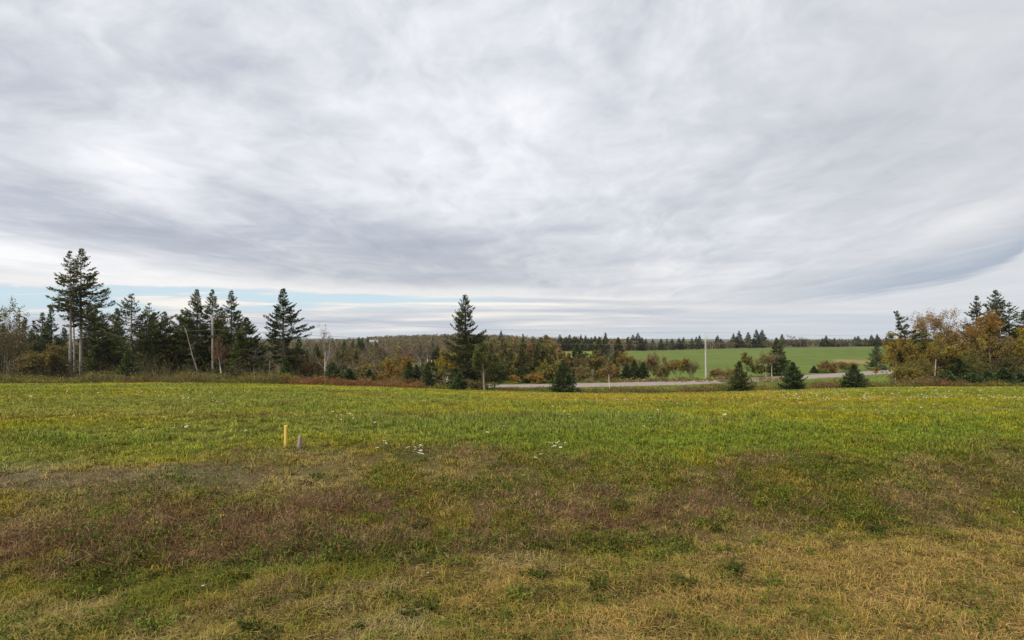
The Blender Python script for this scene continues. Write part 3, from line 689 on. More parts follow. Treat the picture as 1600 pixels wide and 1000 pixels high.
# --- the dark stand on the left
spruce(109, 74, 392, 20, 'tall bare-trunked spruce, the left of the tallest pair, crown thinner than its twin', 101, cb=.48, prof='pine', nb=105, dens=.85, gap=.12, dead=20, ragged=.4, bark=(.34, .30, .27), trunk_r=.19, pal=PAL_OLIVE, sprig=.27)
spruce(126, 76, 387, 31, 'tallest spruce with thick bare trunk and broad crown sweeping right', 102, cb=.40, prof='cone', nb=140, dens=.85, gap=.12, dead=46, ragged=.35, bias=(.42, 0), bark=(.33, .29, .26), trunk_r=.21, pal=PAL_OLIVE, sprig=.27)
spruce(116, 75, 424, 14, 'slender pale trunk with a small high crown between the two tallest spruces', 103, cb=.62, prof='pine', nb=50, dens=.8, gap=.15, dead=20, ragged=.4, bark=(.36, .32, .29), trunk_r=.12, pal=PAL_OLIVE)
spruce(205, 76, 459, 31, 'gaunt spruce with thin pale trunk and tufted flat crown, right of the tallest pair', 104, cb=.34, prof='pine', nb=80, dens=1.0, gap=.1, dead=24, ragged=.45, bark=(.28, .24, .21), trunk_r=.17)
spruce(226, 78, 474, 28, 'thin spruce whose top limb droops right, behind the gaunt flat-crowned one', 105, cb=.45, prof='pine', nb=60, gap=.15, dead=18, ragged=.5, bias=(.3, 0), bark=(.24, .21, .18), lean=(.7, 0))
spruce(80, 80, 478, 20, 'dark pointed spruce standing clear against the sky left of the tallest pair', 106, cb=.14, prof='cone', nb=150, dens=1.1, pal=PAL_BLUE, dead=6)
spruce(53, 80, 501, 19, 'shorter dark spruce, second left of the tallest pair', 107, cb=.12, prof='cone', nb=130, dens=1.1, pal=PAL_BLUE)
spruce(29, 82, 480, 16, 'yellowish olive larch with feathery thin crown near the left edge', 108, name='larch_tree', cb=.18, prof='narrow', nb=110, dens=.55, pal=[(.15, .13, .045), (.12, .115, .04), (.17, .135, .06)], ragged=.4)
spruce(-10, 78, 470, 26, 'dark spruce cut off by the left edge with boughs reaching in', 109, cb=.2, nb=120, gap=.1)
leaftree(10, 76, 462, 20, 'sparse tall hardwood with few olive leaves at the left edge', 110, pal=PAL_OLEAF, leaves=700, up=1.0, sparse=.5)
leaftree(4, 73, 505, 34, 'grey-olive thicket tree with fine twigs below the left-edge hardwood', 111, pal=[(.13, .115, .045), (.11, .095, .045), (.15, .12, .05)], leaves=1300, stems=3, up=.8)
leaftree(78, 72, 535, 22, 'yellow-olive bushy young hardwood in front of the dark pointed spruce', 112, pal=[(.15, .125, .03), (.12, .11, .03), (.17, .12, .03)], leaves=2400, stems=3)
leaftree(40, 71, 545, 20, 'brownish olive scrub in front of the short dark spruce', 113, name='shrub', cat='shrub', parts=SH, pal=PAL_BROWN + PAL_OLEAF, leaves=1800, stems=4, trunk_h=.1)
spruce(159, 80, 489, 24, 'dark spruce with dead lower limbs right of the tallest trunk', 114, cb=.16, nb=150, dens=1.15, dead=30, ragged=.35)
spruce(141, 84, 470, 24, 'dark spruce filling in behind the tallest trunk', 115, cb=.18, nb=150, dens=1.15, dead=18)
spruce(183, 85, 497, 24, 'dark spruce behind, between the tallest pair and the gaunt flat-crowned one', 116, cb=.12, nb=150, dens=1.15)
spruce(201, 71, 545, 16, 'small bright green spruce at the foot of the gaunt flat-crowned one', 117, cb=.1, nb=100, pal=[(.06, .095, .022), (.07, .105, .026), (.045, .075, .02)], dens=1.0)
spruce(258, 78, 487, 27, 'olive green conical spruce half way between the gaunt spruce and the utility pole', 118, cb=.10, nb=160, dens=1.0, pal=PAL_OLIVE, dead=14)
spruce(238, 84, 505, 24, 'dark spruce behind the olive conical one', 119, cb=.1, nb=140, dens=1.15)
spruce(308, 80, 452, 36, 'tall dark spruce left of the utility pole with long boughs to the left', 120, cb=.14, nb=190, dens=1.15, ragged=.4, bias=(-.35, 0), dead=20)
spruce(284, 82, 500, 26, 'dark shorter spruce in the gap left of the tall pole-side spruce', 121, cb=.1, nb=140, dens=1.15, dead=12)
spruce(332, 84, 452, 33, 'tall spruce rising directly behind the utility pole', 122, cb=.16, nb=180, dens=1.15, ragged=.35, pal=PAL_OLIVE, dead=12)
spruce(361, 81, 454, 35, 'tiered tall spruce with open flat layers right of the utility pole', 123, cb=.14, nb=160, dens=1.15, gap=.1, ragged=.4, dead=18)
spruce(385, 78, 496, 32, 'broad skirted spruce at the right end of the dark stand', 124, cb=.06, nb=180, dens=1.2, bias=(.2, 0), skirt=1.1, dead=12)
spruce(345, 88, 500, 26, 'dark spruce low behind the red-twigged birch', 125, cb=.08, nb=140, dens=1.2)
spruce(222, 92, 512, 26, 'dark spruce deepest behind the gaunt flat-crowned one', 126, cb=.06, nb=140, dens=1.2)
spruce(100, 92, 512, 28, 'dark spruce showing between the tallest trunks', 127, cb=.06, nb=140, dens=1.2)
spruce(168, 94, 505, 30, 'spruce farthest back behind the dead-limbed spruce', 128, cb=.06, nb=140, dens=1.2)
spruce(68, 93, 515, 28, 'spruce farthest back behind the dark pointed one', 129, cb=.06, nb=140, dens=1.2)
spruce(20, 92, 520, 28, 'dark spruce low behind the larch', 130, cb=.06, nb=140, dens=1.2)
spruce(300, 93, 505, 30, 'spruce farthest back behind the leaning dead trunk', 131, cb=.06, nb=140, dens=1.2)
spruce(372, 92, 515, 30, 'spruce farthest back behind the tiered one', 132, cb=.06, nb=140, dens=1.2)
spruce(262, 95, 515, 30, 'spruce farthest back behind the olive conical one', 133, cb=.06, nb=130, dens=1.2)
for i, (px, d, top, lab) in enumerate([(40, 85, 497, 'dark spruce between the larch and the shorter dark one, set back'), (66, 86, 488, 'dark spruce set back between the two pointed dark ones'), (148, 87, 478, 'dark spruce set back just right of the tallest trunks'), (183, 88, 482, 'dark spruce set back left of the gaunt flat-crowned one'),
        (241, 88, 488, 'dark spruce set back between the gaunt and the olive conical spruces'), (284, 88, 484, 'dark spruce set back behind the top of the leaning dead trunk'), (346, 90, 480, 'dark spruce set back in the gap right of the utility pole'), (396, 84, 530, 'low dark spruce at the right skirt of the dark stand'), (5, 86, 505, 'dark spruce set back at the left edge behind the thicket tree')]):
    spruce(px, d, top, 29, lab, 600 + i, cb=.05, nb=150, dens=1.25, ragged=.38, dead=8, pal=(PAL_SPRUCE, PAL_OLIVE, PAL_BLUE)[i % 3])
def snag(px, d, top, label, seed, lean_px, r=.10, limbs=6, col=(.22, .20, .175)):
    loc, H = stand(px, d, top); rng = np.random.default_rng(seed); T = Acc(); s = np.linspace(0, 1, 9); k = lean_px * d / FPX
    P = np.column_stack([k * s ** .9 + rng.normal(0, .03, 9), rng.normal(0, .03, 9), H * s]); P[0, :2] = 0; T.tube(P, r * (1 - .65 * s), 7, col)
    B = Acc()
    for i in range(limbs):
        t = rng.uniform(.3, .97); p = np.array([np.interp(t, s, P[:, j]) for j in range(3)]); a = rng.uniform(0, 6.28); L = rng.uniform(.4, 1.3)
        q = p + np.array([math.cos(a), math.sin(a), rng.uniform(-.1, .9)]) * L
        B.tube(np.array([p, (p + q) / 2 + rng.normal(0, .06, 3), q]), [.03, .02, .006], 4, col, cap=False)
        for _ in range(4):
            u = p + (q - p) * rng.uniform(.3, 1); B.tube(np.array([u, u + rng.normal(0, .25, 3) + [0, 0, .1], u + rng.normal(0, .4, 3) + [0, 0, .2]]), [.010, .007, .003], 3, np.array(col) * .7, cap=False)
    e = empty('dead_tree', loc); KIDS[e.name] = [T.build('trunk', M_BARK, e, True), B.build('limb', M_BARK, e)]; tag(e, label, 'dead tree')
snag(314, 73, 512, 'leaning grey dead trunk tilted left, left of the utility pole', 141, -25, .10, 5)
snag(243, 71, 574, 'short broken pale stump leaning left at the edge of the dark stand', 142, -6, .08, 1)
snag(421, 74, 524, 'bare grey dead tree left of the lone tufted spruce', 143, 2, .10, 26, (.20, .17, .145))
snag(394, 76, 546, 'thin bare grey sapling at the right foot of the dark stand', 144, 5, .05, 16, (.19, .16, .14))
leaftree(347, 71, 521, 15, 'slim white-stemmed birch with reddish twigs right of the utility pole', 145, name='birch_tree', birch=True, pal=[(.14, .075, .045), (.16, .09, .05)], leaves=900, trunk_h=.55, up=.9, size=.10, trunk_r=.085)
spruce(443, 72, 451, 27, 'lone tall tufted spruce standing apart right of the dark stand', 146, cb=.22, prof='pine', nb=125, dens=1.3, gap=.08, ragged=.48, dead=8, bark=(.18, .15, .125), trunk_r=.2, tight=.85, pal=[(.042, .062, .022), (.056, .076, .026), (.032, .050, .020)], sag=.04, bias=(.12, 0))
spruce(446, 70, 560, 12, 'small bright spruce sprouting at the foot of the lone tufted spruce', 147, cb=.08, nb=70, pal=[(.05, .085, .02), (.06, .1, .025)])
leaftree(466, 73, 548, 18, 'thin brown shrub tree right of the lone tufted spruce', 148, pal=PAL_BROWN, leaves=700, stems=3, up=.8, sparse=.3)
leaftree(508, 74, 506, 20, 'white forked birch nearly bare, with a few grey-brown leaves', 149, name='birch_tree', birch=True, pal=[(.16, .13, .085), (.12, .10, .07), (.19, .14, .09)], leaves=520, trunk_h=.35, up=.95, size=.13, trunk_r=.13, twig=(.42, .38, .34))
for i, (px, d, top, rp, lab) in enumerate([
        (519, 66, 567, 19, 'bushy dark young spruce at the foot of the white forked birch'),
        (545, 67, 577, 18, 'low dark young spruce right of the white forked birch'),
        (498, 68, 583, 12, 'lowest young spruce left of the foot of the white forked birch'),
        (577, 69, 578, 12, 'small young spruce before the golden shrub'),
        (639, 66, 565, 14, 'young dark spruce, left of the three before the tallest field-edge spruce'),
        (651, 67, 571, 12, 'young dark spruce, middle of the three before the tallest field-edge spruce'),
        (668, 65, 568, 14, 'young dark spruce, right of the three before the tallest field-edge spruce'),
        (718, 59.5, 584, 15, 'small rounded dark spruce at the foot of the tallest field-edge spruce'),
        (880, 61, 563, 22, 'full dark young spruce standing alone before the road'),
        (1155, 60, 565, 19, 'open young spruce with ragged boughs right of the pale pole, before the road'),
        (1239, 59, 567, 23, 'broad dark bushy spruce before the road, third from the right woods'),
        (1334, 60, 570, 20, 'bushy dark spruce before the road, nearest to the right woods'),
        (821, 104, 583, 6, 'small narrow spruce on the far roadside among orange shrubs'),
        (1272, 134, 572, 6, 'tiny spruce beyond the road on the green slope'),
        (1370, 148, 537, 15, 'conical spruce beyond the road where it reaches the right woods')]):
    spruce(px, d, top, rp, lab, 160 + i, cb=.03, nb=135 if rp > 10 else 110, dens=1.15 if i != 9 else .85, pal=PAL_BLUE if i not in (9,) else PAL_SPRUCE, ragged=.34 if i != 9 else .5, sprig=.20, prof='cone' if i in (8, 12, 13, 14, 9) else 'bush')
spruce(727, 66, 460, 41, 'tallest spruce on the field edge, broad layered cone in mid picture', 180, cb=.05, nb=235, dens=.85, ragged=.62, gap=.14, sag=.18, pal=[(.048, .058, .020), (.062, .072, .024), (.036, .046, .018), (.085, .085, .03)], dead=10, trunk_r=.24)
leaftree(757, 61, 523, 17, 'crooked grey-trunked tree with scraggy green sprays right of the tallest field-edge spruce', 181, name='scraggy_tree', pal=[(.085, .10, .024), (.11, .115, .03), (.06, .075, .022)], leaves=1500, trunk_h=.3, up=.8, lean=-.05, trunk_r=.13, bark=(.22, .19, .165))
spruce(773, 76, 556, 25, 'flat-topped scraggy dark conifer beside the road right of the tallest field-edge spruce', 182, cb=.30, prof='pine', nb=90, dens=1.1, gap=.1, ragged=.45, dead=14, bark=(.26, .23, .20))
leaftree(697, 84, 535, 16, 'yellow-orange tree peeping out left of the tallest field-edge spruce', 183, pal=PAL_GOLD, leaves=2200, stems=2)
leaftree(626, 74, 557, 20, 'rust-brown rounded shrub left of the three young spruces', 184, name='shrub', cat='shrub', parts=SH, pal=PAL_RUST, leaves=2200, stems=4, trunk_h=.1)
leaftree(611, 80, 552, 18, 'olive shrub behind the rust-brown rounded one', 185, name='shrub', cat='shrub', parts=SH, pal=PAL_OLEAF, leaves=2000, stems=4, trunk_h=.15)
leaftree(590, 72, 576, 16, 'golden-brown low shrub before the valley wood', 186, name='shrub', cat='shrub', parts=SH, pal=[(.22, .14, .035), (.19, .12, .035)], leaves=1700, stems=5, trunk_h=.1)
leaftree(560, 72, 566, 20, 'thin olive shrub right of the low young spruces', 187, name='shrub', cat='shrub', parts=SH, pal=PAL_OLEAF + PAL_BROWN, leaves=1500, stems=4)
leaftree(485, 74, 560, 20, 'orange-brown thin bush between lone tufted spruce and white forked birch', 188, name='shrub', cat='shrub', parts=SH, pal=PAL_RUST + PAL_BROWN, leaves=1300, stems=4)
leaftree(742, 63, 590, 16, 'brown twiggy bush at the right foot of the tallest field-edge spruce', 189, name='shrub', cat='shrub', parts=SH, pal=PAL_BROWN + PAL_OLEAF, leaves=1300, stems=5, trunk_h=.1, size=.10)

# --- along the far side of the road
spruce(815, 110, 536, 13, 'grey-green pointed spruce beyond the road, left of a similar pair', 201, cb=.08, nb=150, dens=.9, pal=PAL_OLIVE, sprig=.3)
spruce(839, 112, 538, 14, 'grey-green pointed spruce beyond the road, right of a similar pair', 202, cb=.08, nb=150, dens=.9, pal=PAL_OLIVE, sprig=.3)
leaftree(837, 103, 580, 14, 'orange-red low shrub beyond the road, left of the full young spruce', 203, name='shrub', cat='shrub', parts=SH, pal=PAL_RUST, leaves=1500, stems=4, trunk_h=.1, size=.2)
leaftree(803, 103, 585, 10, 'small yellow and red shrub on the far roadside', 204, name='shrub', cat='shrub', parts=SH, pal=PAL_GOLD + PAL_RUST, leaves=900, stems=4, trunk_h=.1, size=.2)
leaftree(861, 104, 562, 18, 'yellow-green bush behind the full young spruce', 205, name='shrub', cat='shrub', parts=SH, pal=[(.17, .15, .025), (.13, .13, .025), (.20, .15, .03)], leaves=2600, stems=4, trunk_h=.1, size=.2)
leaftree(926, 112, 545, 14, 'olive tree with round crown on a clear thin trunk beyond the road', 206, pal=[(.17, .15, .04), (.14, .125, .035), (.20, .14, .04)], leaves=2000, trunk_h=.55, up=.45, size=.22, bark=(.30, .25, .2))
leaftree(912, 108, 568, 15, 'brown-olive bush left of the round-crowned thin-trunked tree', 207, name='shrub', cat='shrub', parts=SH, pal=PAL_OLEAF + PAL_BROWN, leaves=1700, stems=5, trunk_h=.1, size=.2)
leaftree(953, 64, 563, 13, 'small white-stemmed birch with rusty crown standing before the road', 208, name='birch_tree', birch=True, pal=PAL_RUST + PAL_BROWN, leaves=700, trunk_h=.42, up=.8, size=.11, trunk_r=.06)
leaftree(947, 110, 572, 14, 'orange-brown bush behind the small roadside birch', 209, name='shrub', cat='shrub', parts=SH, pal=PAL_RUST + PAL_OLEAF, leaves=1700, stems=5, trunk_h=.1, size=.2)
for i, (px, top, rp, lab) in enumerate([(979, 568, 11, 'dark low spruce beyond the road, leftmost of a dark clump of three'), (991, 563, 12, 'dark spruce beyond the road, middle of a dark clump of three'), (1004, 566, 11, 'dark spruce beyond the road, rightmost of a dark clump of three')]):
    spruce(px, 112, top, rp, lab, 210 + i, cb=.03, nb=130, dens=1.1, sprig=.28, prof='bush', pal=PAL_BLUE)
leaftree(972, 118, 549, 12, 'thin orange-brown birch behind the dark roadside clump', 214, name='birch_tree', birch=True, pal=PAL_RUST + PAL_OLEAF, leaves=1100, up=.8, size=.2, bark=(.5, .45, .4))
leaftree(1013, 116, 547, 17, 'tall reddish-brown shrub right of the dark roadside clump', 215, name='shrub', cat='shrub', parts=SH, pal=PAL_BROWN + PAL_RUST[:1], leaves=1900, stems=4, size=.2, up=.9)
leaftree(1030, 114, 562, 17, 'brown-olive roadside bush, second right of the dark clump', 216, name='shrub', cat='shrub', parts=SH, pal=PAL_BROWN + PAL_OLEAF, leaves=1900, stems=5, size=.2, trunk_h=.1)
leaftree(1040, 120, 552, 5, 'lone wisp of a sapling with a tuft of leaves on the green slope', 217, pal=PAL_OLEAF + PAL_RUST, leaves=160, trunk_h=.7, up=.8, size=.2, trunk_r=.04)
leaftree(1058, 113, 558, 14, 'orange and olive roadside shrub, halfway to the pale pole', 218, name='shrub', cat='shrub', parts=SH, pal=PAL_RUST + PAL_OLEAF, leaves=1700, stems=4, size=.19, up=.8)
leaftree(1081, 113, 559, 12, 'sparse twiggy shrub with few leaves just left of the pale pole', 219, name='shrub', cat='shrub', parts=SH, pal=PAL_BROWN + PAL_OLEAF, leaves=500, stems=6, size=.18, up=.95, sparse=.3)
leaftree(1128, 115, 575, 20, 'wide low russet shrub just right of the pale pole', 220, name='shrub', cat='shrub', parts=SH, pal=PAL_RUST[:3] + PAL_BROWN + PAL_OLEAF[:1], leaves=2200, stems=8, size=.17, trunk_h=.05, up=.7)
leaftree(1166, 120, 549, 10, 'slender olive tree with airy crown behind the open young spruce', 221, pal=PAL_OLEAF, leaves=900, trunk_h=.45, up=.9, size=.2)
spruce(1213, 126, 528, 19, 'dark spruce with ragged crown behind two white birch stems beyond the road', 222, cb=.06, nb=150, dens=1.0, ragged=.4, sprig=.3, bias=(.2, 0), prof='narrow')
leaftree(1196, 121, 548, 11, 'white-stemmed birch beyond the road, left of a pair', 223, name='birch_tree', birch=True, pal=PAL_BROWN + PAL_OLEAF, leaves=600, trunk_h=.6, up=1.0, size=.18, trunk_r=.11)
leaftree(1206, 121.5, 551, 11, 'white-stemmed birch beyond the road, right of a pair', 224, name='birch_tree', birch=True, pal=PAL_BROWN, leaves=600, trunk_h=.6, up=1.0, size=.18, trunk_r=.11)
leaftree(1186, 121, 561, 12, 'olive leaning shrub at the left foot of the white birch pair', 225, name='shrub', cat='shrub', parts=SH, pal=PAL_OLEAF, leaves=1300, stems=3, size=.2, lean=-.2)
leaftree(1294, 136, 562, 13, 'round russet shrub on the green slope beyond the road', 226, name='shrub', cat='shrub', parts=SH, pal=[(.19, .115, .035), (.17, .12, .035)], leaves=2300, stems=6, size=.2, trunk_h=.12, up=.4)
leaftree(1318, 138, 564, 9, 'upright olive shrub right of the round russet one', 227, name='shrub', cat='shrub', parts=SH, pal=PAL_OLEAF, leaves=1100, stems=4, size=.2)
leaftree(1332, 140, 566, 9, 'orange-tinted shrub behind the bushy spruce nearest to the right woods', 228, name='shrub', cat='shrub', parts=SH, pal=PAL_RUST + PAL_OLEAF, leaves=1000, stems=4, size=.2)
leaftree(1283, 134, 575, 7, 'low olive tuft of shrub between tiny spruce and round russet shrub', 229, name='shrub', cat='shrub', parts=SH, pal=PAL_OLEAF, leaves=700, stems=4, size=.18)

# --- the woods on the right
spruce(1428, 74, 487, 17, 'wind-bent spruce leaning left with boughs blown out to the right', 241, cb=.30, prof='pine', nb=70, dens=1.3, gap=.05, lean=(-2.5, 0), bend=.8, ragged=.4, bias=(.5, 0), tight=.6, sag=-.05)
spruce(1526, 76, 462, 29, 'dark spruce with tufted top behind the rusty trees at right', 242, cb=.30, prof='narrow', nb=90, dens=1.25, gap=.1, ragged=.45, tight=.8)
spruce(1556, 75, 453, 37, 'tallest spruce of the woods on the right', 243, cb=.25, prof='narrow', nb=130, dens=1.25, gap=.08, ragged=.4, tight=.85)
spruce(1577, 74, 472, 30, 'spruce with upswept open boughs right of the tallest one in the right woods', 244, cb=.3, prof='narrow', nb=80, dens=1.0, gap=.15, ragged=.5, bias=(.35, 0), tight=.6, sag=-.08)
leaftree(1399, 70, 519, 27, 'orange and olive hardwood forming the left end of the right woods', 245, pal=PAL_OLEAF + PAL_RUST[:2] + [(.16, .14, .028)], leaves=4200, trunk_h=.12, up=.45, size=.14, bark=(.42, .36, .3))
leaftree(1418, 74, 507, 32, 'amber-topped hardwood behind the left end of the right woods', 246, pal=PAL_RUST + PAL_GOLD[:2] + PAL_OLEAF[:2], leaves=4200, up=.4, size=.15, stems=2)
leaftree(1456, 76, 483, 40, 'large rust-leaved hardwood thinning to bare twigs at the top', 247, pal=PAL_RUST + PAL_BROWN[:2], leaves=8000, up=.35, size=.14, trunk_h=.22, sparse=.15, trunk_r=.16, stems=3)
leaftree(1461, 69, 530, 29, 'yellow-orange hardwood with pale lower trunk before the large rusty one', 248, pal=PAL_OLEAF + PAL_GOLD[:2] + PAL_RUST[:1], leaves=4200, up=.4, size=.14, trunk_h=.3, bark=(.5, .42, .34), trunk_r=.10)
leaftree(1497, 77, 497, 26, 'thin brown hardwood with bare grey twigs between the rusty crowns', 249, pal=PAL_BROWN + PAL_RUST[:1], leaves=3000, up=.6, size=.13, sparse=.25, stems=2)
leaftree(1527, 72, 481, 28, 'rust-leaved birch with forked cream trunk in the right woods', 250, name='birch_tree', birch=True, pal=PAL_RUST + PAL_BROWN[:1], leaves=3200, up=.75, trunk_h=.4, size=.13, trunk_r=.13, bark=(.60, .50, .36))
leaftree(1552, 72, 520, 20, 'slim brown birch leaning right, right of the forked cream trunk', 251, name='birch_tree', birch=True, pal=PAL_BROWN, leaves=1200, up=.9, trunk_h=.45, size=.13, lean=.12, bark=(.5, .43, .36))
leaftree(1594, 71, 513, 26, 'golden and olive hardwood at the right edge', 252, pal=PAL_GOLD + PAL_OLEAF, leaves=4200, up=.5, size=.14)
leaftree(1632, 74, 495, 34, 'rusty hardwood mostly beyond the right edge', 253, pal=PAL_RUST + PAL_GOLD, leaves=3600, up=.5, size=.15)
leaftree(1437, 67, 555, 22, 'olive-brown dense bush below the amber-topped hardwood', 254, name='shrub', cat='shrub', parts=SH, pal=PAL_OLEAF, leaves=3000, stems=6, trunk_h=.08, size=.12)
leaftree(1414, 66, 565, 20, 'olive-yellow bush under the left end of the right woods', 255, name='shrub', cat='shrub', parts=SH, pal=PAL_OLEAF + PAL_GOLD[:1], leaves=2400, stems=6, trunk_h=.08, size=.12)
leaftree(1508, 69, 545, 30, 'olive-green broad bush behind the bluish young spruces', 256, name='shrub', cat='shrub', parts=SH, pal=[(.10, .105, .025), (.13, .12, .03), (.085, .09, .025)], leaves=3600, stems=5, trunk_h=.15, size=.13)
leaftree(1570, 70, 545, 28, 'dark olive broad bush under the tallest right-hand spruce', 257, name='shrub', cat='shrub', parts=SH, pal=[(.09, .08, .03), (.11, .09, .035), (.08, .085, .025)], leaves=3200, stems=5, trunk_h=.15, size=.13)
for i, (px, d, top, rp, lab) in enumerate([(1478, 65, 580, 19, 'dark young spruce, leftmost of the row along the foot of the right woods'), (1499, 67, 560, 21, 'bluish young spruce, tallest of the row along the foot of the right woods'),
        (1521, 64, 585, 17, 'low young spruce right of the tallest bluish one'), (1543, 65, 581, 18, 'young spruce under the forked cream trunk at the foot of the right woods'), (1568, 64, 575, 19, 'pointed young spruce, second from the right edge'),
        (1594, 65, 584, 18, 'young spruce at the right edge foot of the woods'), (1462, 64, 590, 12, 'smallest young spruce at the left end of the row under the right woods')]):
    spruce(px, d, top, rp, lab, 270 + i, cb=.03, nb=140, dens=1.2, pal=PAL_BLUE, ragged=.36, sprig=.20, prof='bush')
leaftree(1482, 72, 512, 30, 'russet hardwood filling the middle of the right woods, before the thin brown one', 258, pal=PAL_RUST[:2] + PAL_BROWN + PAL_OLEAF, leaves=3000, up=.5, size=.14, trunk_h=.2)
leaftree(1550, 70, 500, 26, 'brownish gold hardwood before the tallest right-hand spruce', 259, pal=PAL_BROWN + PAL_GOLD, leaves=2600, up=.6, size=.14, trunk_h=.25)
leaftree(1575, 73, 520, 26, 'olive and rust hardwood under the upswept spruce at right', 260, pal=PAL_OLEAF + PAL_RUST, leaves=3000, up=.5, size=.14, trunk_h=.2)
leaftree(1430, 70, 525, 26, 'orange hardwood between the left end and the large rusty tree of the right woods', 261, pal=PAL_OLEAF + PAL_RUST[:2] + PAL_GOLD[:1], leaves=3200, up=.45, size=.14, trunk_h=.2)
leaftree(1515, 75, 515, 30, 'dull rust hardwood behind the forked cream trunk', 262, pal=PAL_RUST[:3] + PAL_BROWN, leaves=3000, up=.5, size=.14, trunk_h=.2)
for i, (px, d, top, lab) in enumerate([(1490, 84, 520, 'dark spruce deep inside the right woods, behind the thin brown hardwood'), (1440, 84, 530, 'dark spruce deep inside the right woods, behind the amber top'), (1540, 86, 505, 'dark spruce deep inside the right woods, behind the forked cream trunk'),
        (1590, 86, 510, 'dark spruce deep inside the right woods, near the right edge'), (1640, 82, 500, 'spruce just beyond the right edge'), (1468, 80, 520, 'dark spruce deep behind the large rusty tree of the right woods'), (1600, 79, 484, 'tall dark spruce at the right edge, behind the golden hardwood')]):
    spruce(px, d, top, 28, lab, 285 + i, cb=.05, nb=140, dens=1.2)

# ------------------------------------------------------------------ the valley wood and the ridge: copies of a few far-tree shapes
PAL_DULL = [(.115, .090, .055), (.135, .105, .06), (.095, .085, .045), (.15, .105, .05)]
PAL_FOLV = [(.105, .105, .030), (.085, .090, .028), (.13, .115, .032), (.12, .09, .035)]
PAL_FRST = [(.19, .095, .03), (.22, .125, .032), (.15, .085, .032), (.16, .125, .034)]
def protos():
    F = {}
    def one(key, name, acc2, tm, lm):
        e = plant_tree(name, acc2, (0, 0, 0), None, trunk_mat=tm, leaf_mat=lm); F.setdefault(key, []).append(e)
    for i in range(4): one('bare', 'bare_tree', broadleaf(400 + i, 10, 2.6, pal=PAL_DULL, leaves=300, size=.30, up=.95, trunk_h=.3, bark=(.34, .31, .28), twig=(.22, .185, .165), sparse=.3), M_BARK, M_LEAF)
    for i in range(4): one('birch', 'birch_tree', broadleaf(410 + i, 10, 2.0, pal=PAL_DULL, leaves=240, size=.28, up=1.0, trunk_h=.68, bark=(.78, .75, .70), twig=(.28, .24, .21), trunk_r=.24, sparse=.2), M_BIRCH, M_LEAF)
    for i in range(4): one('olive', 'olive_leaved_tree', broadleaf(420 + i, 10, 2.6, pal=PAL_FOLV, leaves=1000, size=.30, up=.7, trunk_h=.25), M_BARK, M_LEAF)
    for i in range(4): one('rust', 'autumn_tree', broadleaf(430 + i, 10, 2.6, pal=PAL_FRST + PAL_DULL[:1], leaves=1000, size=.30, up=.65, trunk_h=.25), M_BARK, M_LEAF)
    for i in range(5): one('spruce', 'spruce_tree', conifer(440 + i, 10, 2.0, cb=.08, nb=110, dens=.55, sprig=.5, ragged=.35, prof=('cone', 'narrow')[i % 2]), M_BARK, M_NEEDLE)
    for i in range(3): one('gaunt', 'spruce_tree', conifer(450 + i, 10, 1.7, cb=.34, prof='pine', nb=70, dens=.5, sprig=.5, ragged=.5), M_BARK, M_NEEDLE)
    return F
PRO = protos(); USED = set()
def far_tree(kind, x, y, H, label, group, rng, wide=1.0, cat='tree', tint=1.0):
    e = PRO[kind][rng.integers(0, len(PRO[kind]))]; z = gz(x, y) - .1; k = H / 10.0
    sc = (k * wide, k * wide, k); rz = rng.uniform(0, 6.28)
    if e.name not in USED:
        USED.add(e.name); o = e; o.location = (x, y, z); o.rotation_euler = (0, 0, rz); o.scale = sc; kids = KIDS[e.name]
    else:
        o = copy_tree(e, (x, y, z), rz, sc); kids = list(o.children)
    c = np.array([1, 1, 1]) * rng.uniform(.65, 1.35) * tint * np.array([rng.uniform(.85, 1.2), 1, rng.uniform(.8, 1.15)])
    for q in kids:
        if q.name.startswith('crown'): q.color = (*c, 1)
    tag(o, label, cat, group); return o
